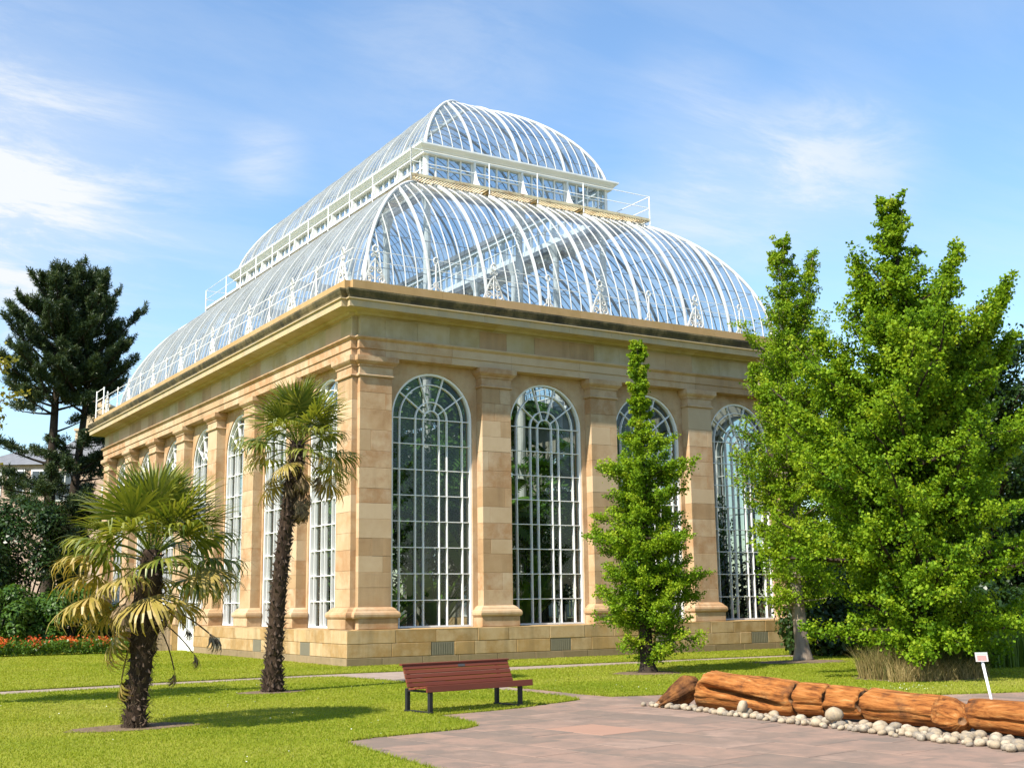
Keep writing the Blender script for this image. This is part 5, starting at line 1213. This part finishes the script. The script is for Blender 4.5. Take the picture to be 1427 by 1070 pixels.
log_piece('log_knot', [(-0.70, -20.40, 0.23), (-0.78, -20.55, 0.21), (-0.88, -20.72, 0.19), (-0.95, -20.83, 0.17), (-1.0, -20.90, 0.16)], [0.21, 0.245, 0.235, 0.17, 0.06], log, 44, jag=0.0, origin=LOGB)
st = empty('fossil_stump', (-1.15, -15.6, 0)); tag(st, 'dark wedge-shaped lump of fossil wood at the left end of the cobbles', 'fossil wood')
log_piece('chunk', [(-1.46, -15.46, 0.06), (-1.25, -15.52, 0.16), (-1.02, -15.56, 0.27), (-0.86, -15.58, 0.30)], [0.10, 0.20, 0.27, 0.20], st, 71, mat=FOS_D, taper1=0.2, rough=1.8, origin=(-1.15, -15.6, 0), jag=0.12, squash=0.85)
lr = empty('fossil_log', (-0.75, -21.6, 0)); tag(lr, 'shorter fossil trunk at the right edge of the photo beside the white sign', 'fossil log')
log_piece('trunk_piece', [(-0.70, -20.85, 0.22), (-0.78, -21.4, 0.225), (-0.86, -22.2, 0.23), (-0.92, -23.2, 0.24)], [0.22, 0.235, 0.245, 0.25], lr, 91, groove=(0.1, 3.0, PI+0.1, PI+0.3, .08, .22), taper0=0.15, origin=(-0.75, -21.6, 0))

# cobbles -----------------------------------------------------------------------------------
COB = surf('pale cobble', [(0.25, 0.195, 0.13), (0.34, 0.27, 0.18), (0.43, 0.355, 0.25), (0.19, 0.165, 0.135), (0.34, 0.265, 0.17), (0.46, 0.39, 0.29)], rough=0.8, scale=1.5, rand=0.65, bump=0.4, bscale=12, blot=((0.20, 0.16, 0.11), 1.2, 0.5, 0.75, 0.6), spec=0.25)
def cob_mesh(seed):
    import bmesh
    bm = bmesh.new(); bmesh.ops.create_icosphere(bm, subdivisions=2, radius=1.0)
    for v in bm.verts:
        c = v.co.copy(); f = 1+0.16*noise.noise(c*0.9+Vector((seed*3.1, 0, 0)))+0.06*noise.noise(c*2.2+Vector((0, seed, 0))); v.co = Vector((c.x*f, c.y*f*0.8, c.z*f*0.66))
    me = bpy.data.meshes.new('cobble'); bm.to_mesh(me); bm.free(); me.materials.append(COB); me.polygons.foreach_set('use_smooth', [True]*len(me.polygons))
    return me
CM = [cob_mesh(k) for k in range(9)]
rc = random.Random(12); placed = []
FRONT = [(-1.5, -15.2), (-1.48, -16.2), (-1.62, -17.1), (-1.66, -17.92), (-1.78, -18.81), (-1.82, -19.62), (-1.88, -20.41), (-2.0, -21.43), (-2.1, -22.6)]
def fx(y):
    for a, b in zip(FRONT[:-1], FRONT[1:]):
        if b[1] <= y: t = (y-a[1])/(b[1]-a[1]); return a[0]+(b[0]-a[0])*t
    return FRONT[-1][0]
tries = 0
while len(placed) < 195 and tries < 9000:
    tries += 1; y = rc.uniform(-22.4, -15.0); x0 = fx(y); wid = 0.16 if y > -17 else 0.34 if y > -18.6 else 0.62 if y > -21 else 0.75
    x = x0+rc.random()**1.2*wid; r = rc.choice((0.045, 0.055, 0.06, 0.07, 0.08, 0.095))*(0.85 if y > -17.3 else 1.0)
    if all((x-a)**2+(y-b)**2 > (0.78*(r+c))**2 for a, b, c in placed): placed.append((x, y, r))
for i, (x, y, r) in enumerate(sorted(placed, key=lambda p_: -p_[1])):
    o = link('cobble', CM[i % 9]); o.location = (x, y, r*0.55); o.scale = (r, r, r); o.rotation_euler = (rc.uniform(-.25, .25), rc.uniform(-.25, .25), rc.uniform(0, 6.28))
    tag(o, 'pale rounded cobble in the row along the foot of the fossil logs', 'cobble', 'cobbles along the fossil logs')
o = link('cobble', CM[2]); o.location = (-1.42, -17.35, 0.11); o.scale = (0.15, 0.10, 0.17); o.rotation_euler = (0.35, 0.5, 0.9); tag(o, 'large grey cobble tilted against the split in the longest fossil log', 'cobble', 'cobbles along the fossil logs')
o = link('cobble', CM[5]); o.location = (-1.62, -19.35, 0.17); o.scale = (0.125, 0.12, 0.15); o.rotation_euler = (0.2, 0.1, 2.0); tag(o, 'biggest cream cobble standing on top of the cobble row', 'cobble', 'cobbles along the fossil logs')

# sign --------------------------------------------------------------------------------------
sg = empty('plant_sign', (-2.02, -21.75, 0)); tag(sg, 'small pale plaque with red print on a leaning white post beside the fossil logs', 'sign')
sg.location = (-0.35, -20.95, 0.0)
WH = M['white_clean']; m = MB(); m.tube([(0, 0, -0.05), (-0.15*R_[0], -0.15*R_[1], 0.87)], 0.018, 8); m.build('post', WH, sg, smooth=True)
def plate(name, u0, u1, z0, z1, d0, d1, mat):
    mm = MB(); mm.box(u0, u1, d0, d1, z0, z1)
    # faces the photographer, leaning back
    nb = Vector((-F_[0], -F_[1], 0)).normalized(); rt = Vector((R_[0], R_[1], 0)).normalized()
    mm.v = [tuple(rt*(x-0.16+0.03*(z))+Vector((0, 0, 0.87+z))+nb*(0.03-y)-nb*z*0.3) for x, y, z in mm.v]
    return mm.build(name, mat, sg)
PL_W = surf('plaque enamel', [(0.46, 0.40, 0.37), (0.52, 0.46, 0.43)], rough=0.4, bump=0); PL_R = surf('plaque red print', [(0.55, 0.17, 0.15), (0.62, 0.26, 0.23)], rough=0.5, scale=30, rand=0, bump=0); PL_T = surf('plaque green band', [(0.30, 0.42, 0.34), (0.4, 0.5, 0.42)], rough=0.5, bump=0)
plate('plate', -0.08, 0.08, 0.0, 0.115, 0, 0.008, PL_W); plate('print', -0.06, 0.058, 0.016, 0.076, -0.003, 0.0, PL_R); plate('band', -0.076, 0.076, 0.09, 0.112, -0.003, 0.0, PL_T)

# timber screen by the side door ----------------------------------------------------------------
TIM = surf('weathered boards', [(0.28, 0.20, 0.12), (0.36, 0.27, 0.17), (0.43, 0.33, 0.22)], scale=6, rand=0.6, bump=0.4, bscale=20, mapping=(2, 2, 0.3))
ft = empty('timber_screen', (-0.9, 16.6, LZ)); tag(ft, 'low brown boarded screen beside the white side door', 'fence')
for k in range(11):
    m = MB(); x = -0.78+k*0.15; m.box(x, x+0.135, 0, 0.03, 0, 0.88+0.02*(k % 2)); m.build('board', TIM, ft)
for x in (-0.86, 0.86):
    m = MB(); m.box(x-0.06, x+0.06, -0.04, 0.08, -0.05, 1.02); m.build('post', TIM, ft)
m = MB(); m.box(-0.8, 0.8, 0.031, 0.06, 0.2, 0.28); m.box(-0.8, 0.8, 0.031, 0.06, 0.65, 0.73); m.build('rail', TIM, ft)

# houses beyond -------------------------------------------------------------------------------
HW = surf('pinkish rubble wall', [(0.36, 0.25, 0.18), (0.44, 0.32, 0.24), (0.50, 0.38, 0.29)], scale=1.5, rand=0.1, bump=0.5, bscale=5); SL = surf('slate roof', [(0.13, 0.135, 0.145), (0.19, 0.195, 0.205)], scale=3, rand=0.1, bump=0.4, bscale=8)
HWY = surf('cream sandstone wall', [(0.46, 0.35, 0.22), (0.55, 0.43, 0.28)], scale=1, rand=0.1, bump=0.3, bscale=5); DG = surf('dark window glass', [(0.03, 0.035, 0.04), (0.06, 0.07, 0.08)], rough=0.1, rand=0.4, bump=0, spec=0.6)
def at_depth(px, py, d):
    v = F_+(px-713.5)/1685.01*R_-(py-535)/1685.01*U_; return Vector(CAMPOS+v*d)
def villa(label, px, depth, zb, wall_w, wall_d, eave, ridge, mat, windows, chim):
    c = at_depth(px, 700, depth); root = empty('stone_house', (c.x, c.y, 0)); tag(root, label, 'house', 'stone houses beyond the garden')
    root.rotation_euler = (0, 0, AR)
    m = MB(); m.box(-wall_w/2, wall_w/2, 0, wall_d, -0.2, eave); m.build('wall', mat, root)
    m = MB(); y0, y1 = -0.3, wall_d+0.3; x0, x1 = -wall_w/2-0.3, wall_w/2+0.3; ym = wall_d/2; hx = wall_d*0.35
    m.add([(x0, y0, eave), (x1, y0, eave), (x1, y1, eave), (x0, y1, eave), (x0+hx, ym, ridge), (x1-hx, ym, ridge)], [(0, 1, 5, 4), (1, 2, 5), (2, 3, 4, 5), (3, 0, 4), (3, 2, 1, 0)])
    rf = m.build('roof', SL, root)
    for x in chim:
        m = MB(); m.box(x-0.75, x+0.75, ym-0.5, ym+0.5, eave+0.5, ridge+1.3); m.box(x-0.85, x+0.85, ym-0.6, ym+0.6, ridge+1.3, ridge+1.5)
        for k in range(3): m.tube([(x-0.45+0.45*k, ym, ridge+1.5), (x-0.45+0.45*k, ym, ridge+2.0)], 0.15, 7)
        m.build('chimney', HWY, rf)
    for x, z in windows:
        m = MB(); m.box(x-0.62, x+0.62, -0.06, 0.02, z-0.12, z+1.75); w = m.build('window', WH, root)
        for dx_ in (-0.28, 0.28):
            m = MB(); m.box(x+dx_-0.25, x+dx_+0.25, -0.07, -0.062, z, z+1.62); m.build('pane', DG, w)
    return root
villa('pink-brown stone house with slate roof and cream chimney seen past the pine stems', 121, 74, 0, 5.0, 6.0, 10.7, 13.0, HW, [(-1.4, 8.2), (1.5, 7.2)], [-0.5])
villa('long tan stone terrace with small windows beyond the pine', 38, 88, 0, 8.0, 7.0, 12.0, 13.6, HW, [(-2.6, 9.9), (-0.9, 9.9), (0.8, 9.9), (2.4, 9.9)], [2.9])
villa('cream stone house behind the terrace at the left edge', -90, 104, 0, 9.0, 8.0, 13.0, 15.4, HWY, [(0, 11), (2.5, 11)], [-2])
m = None
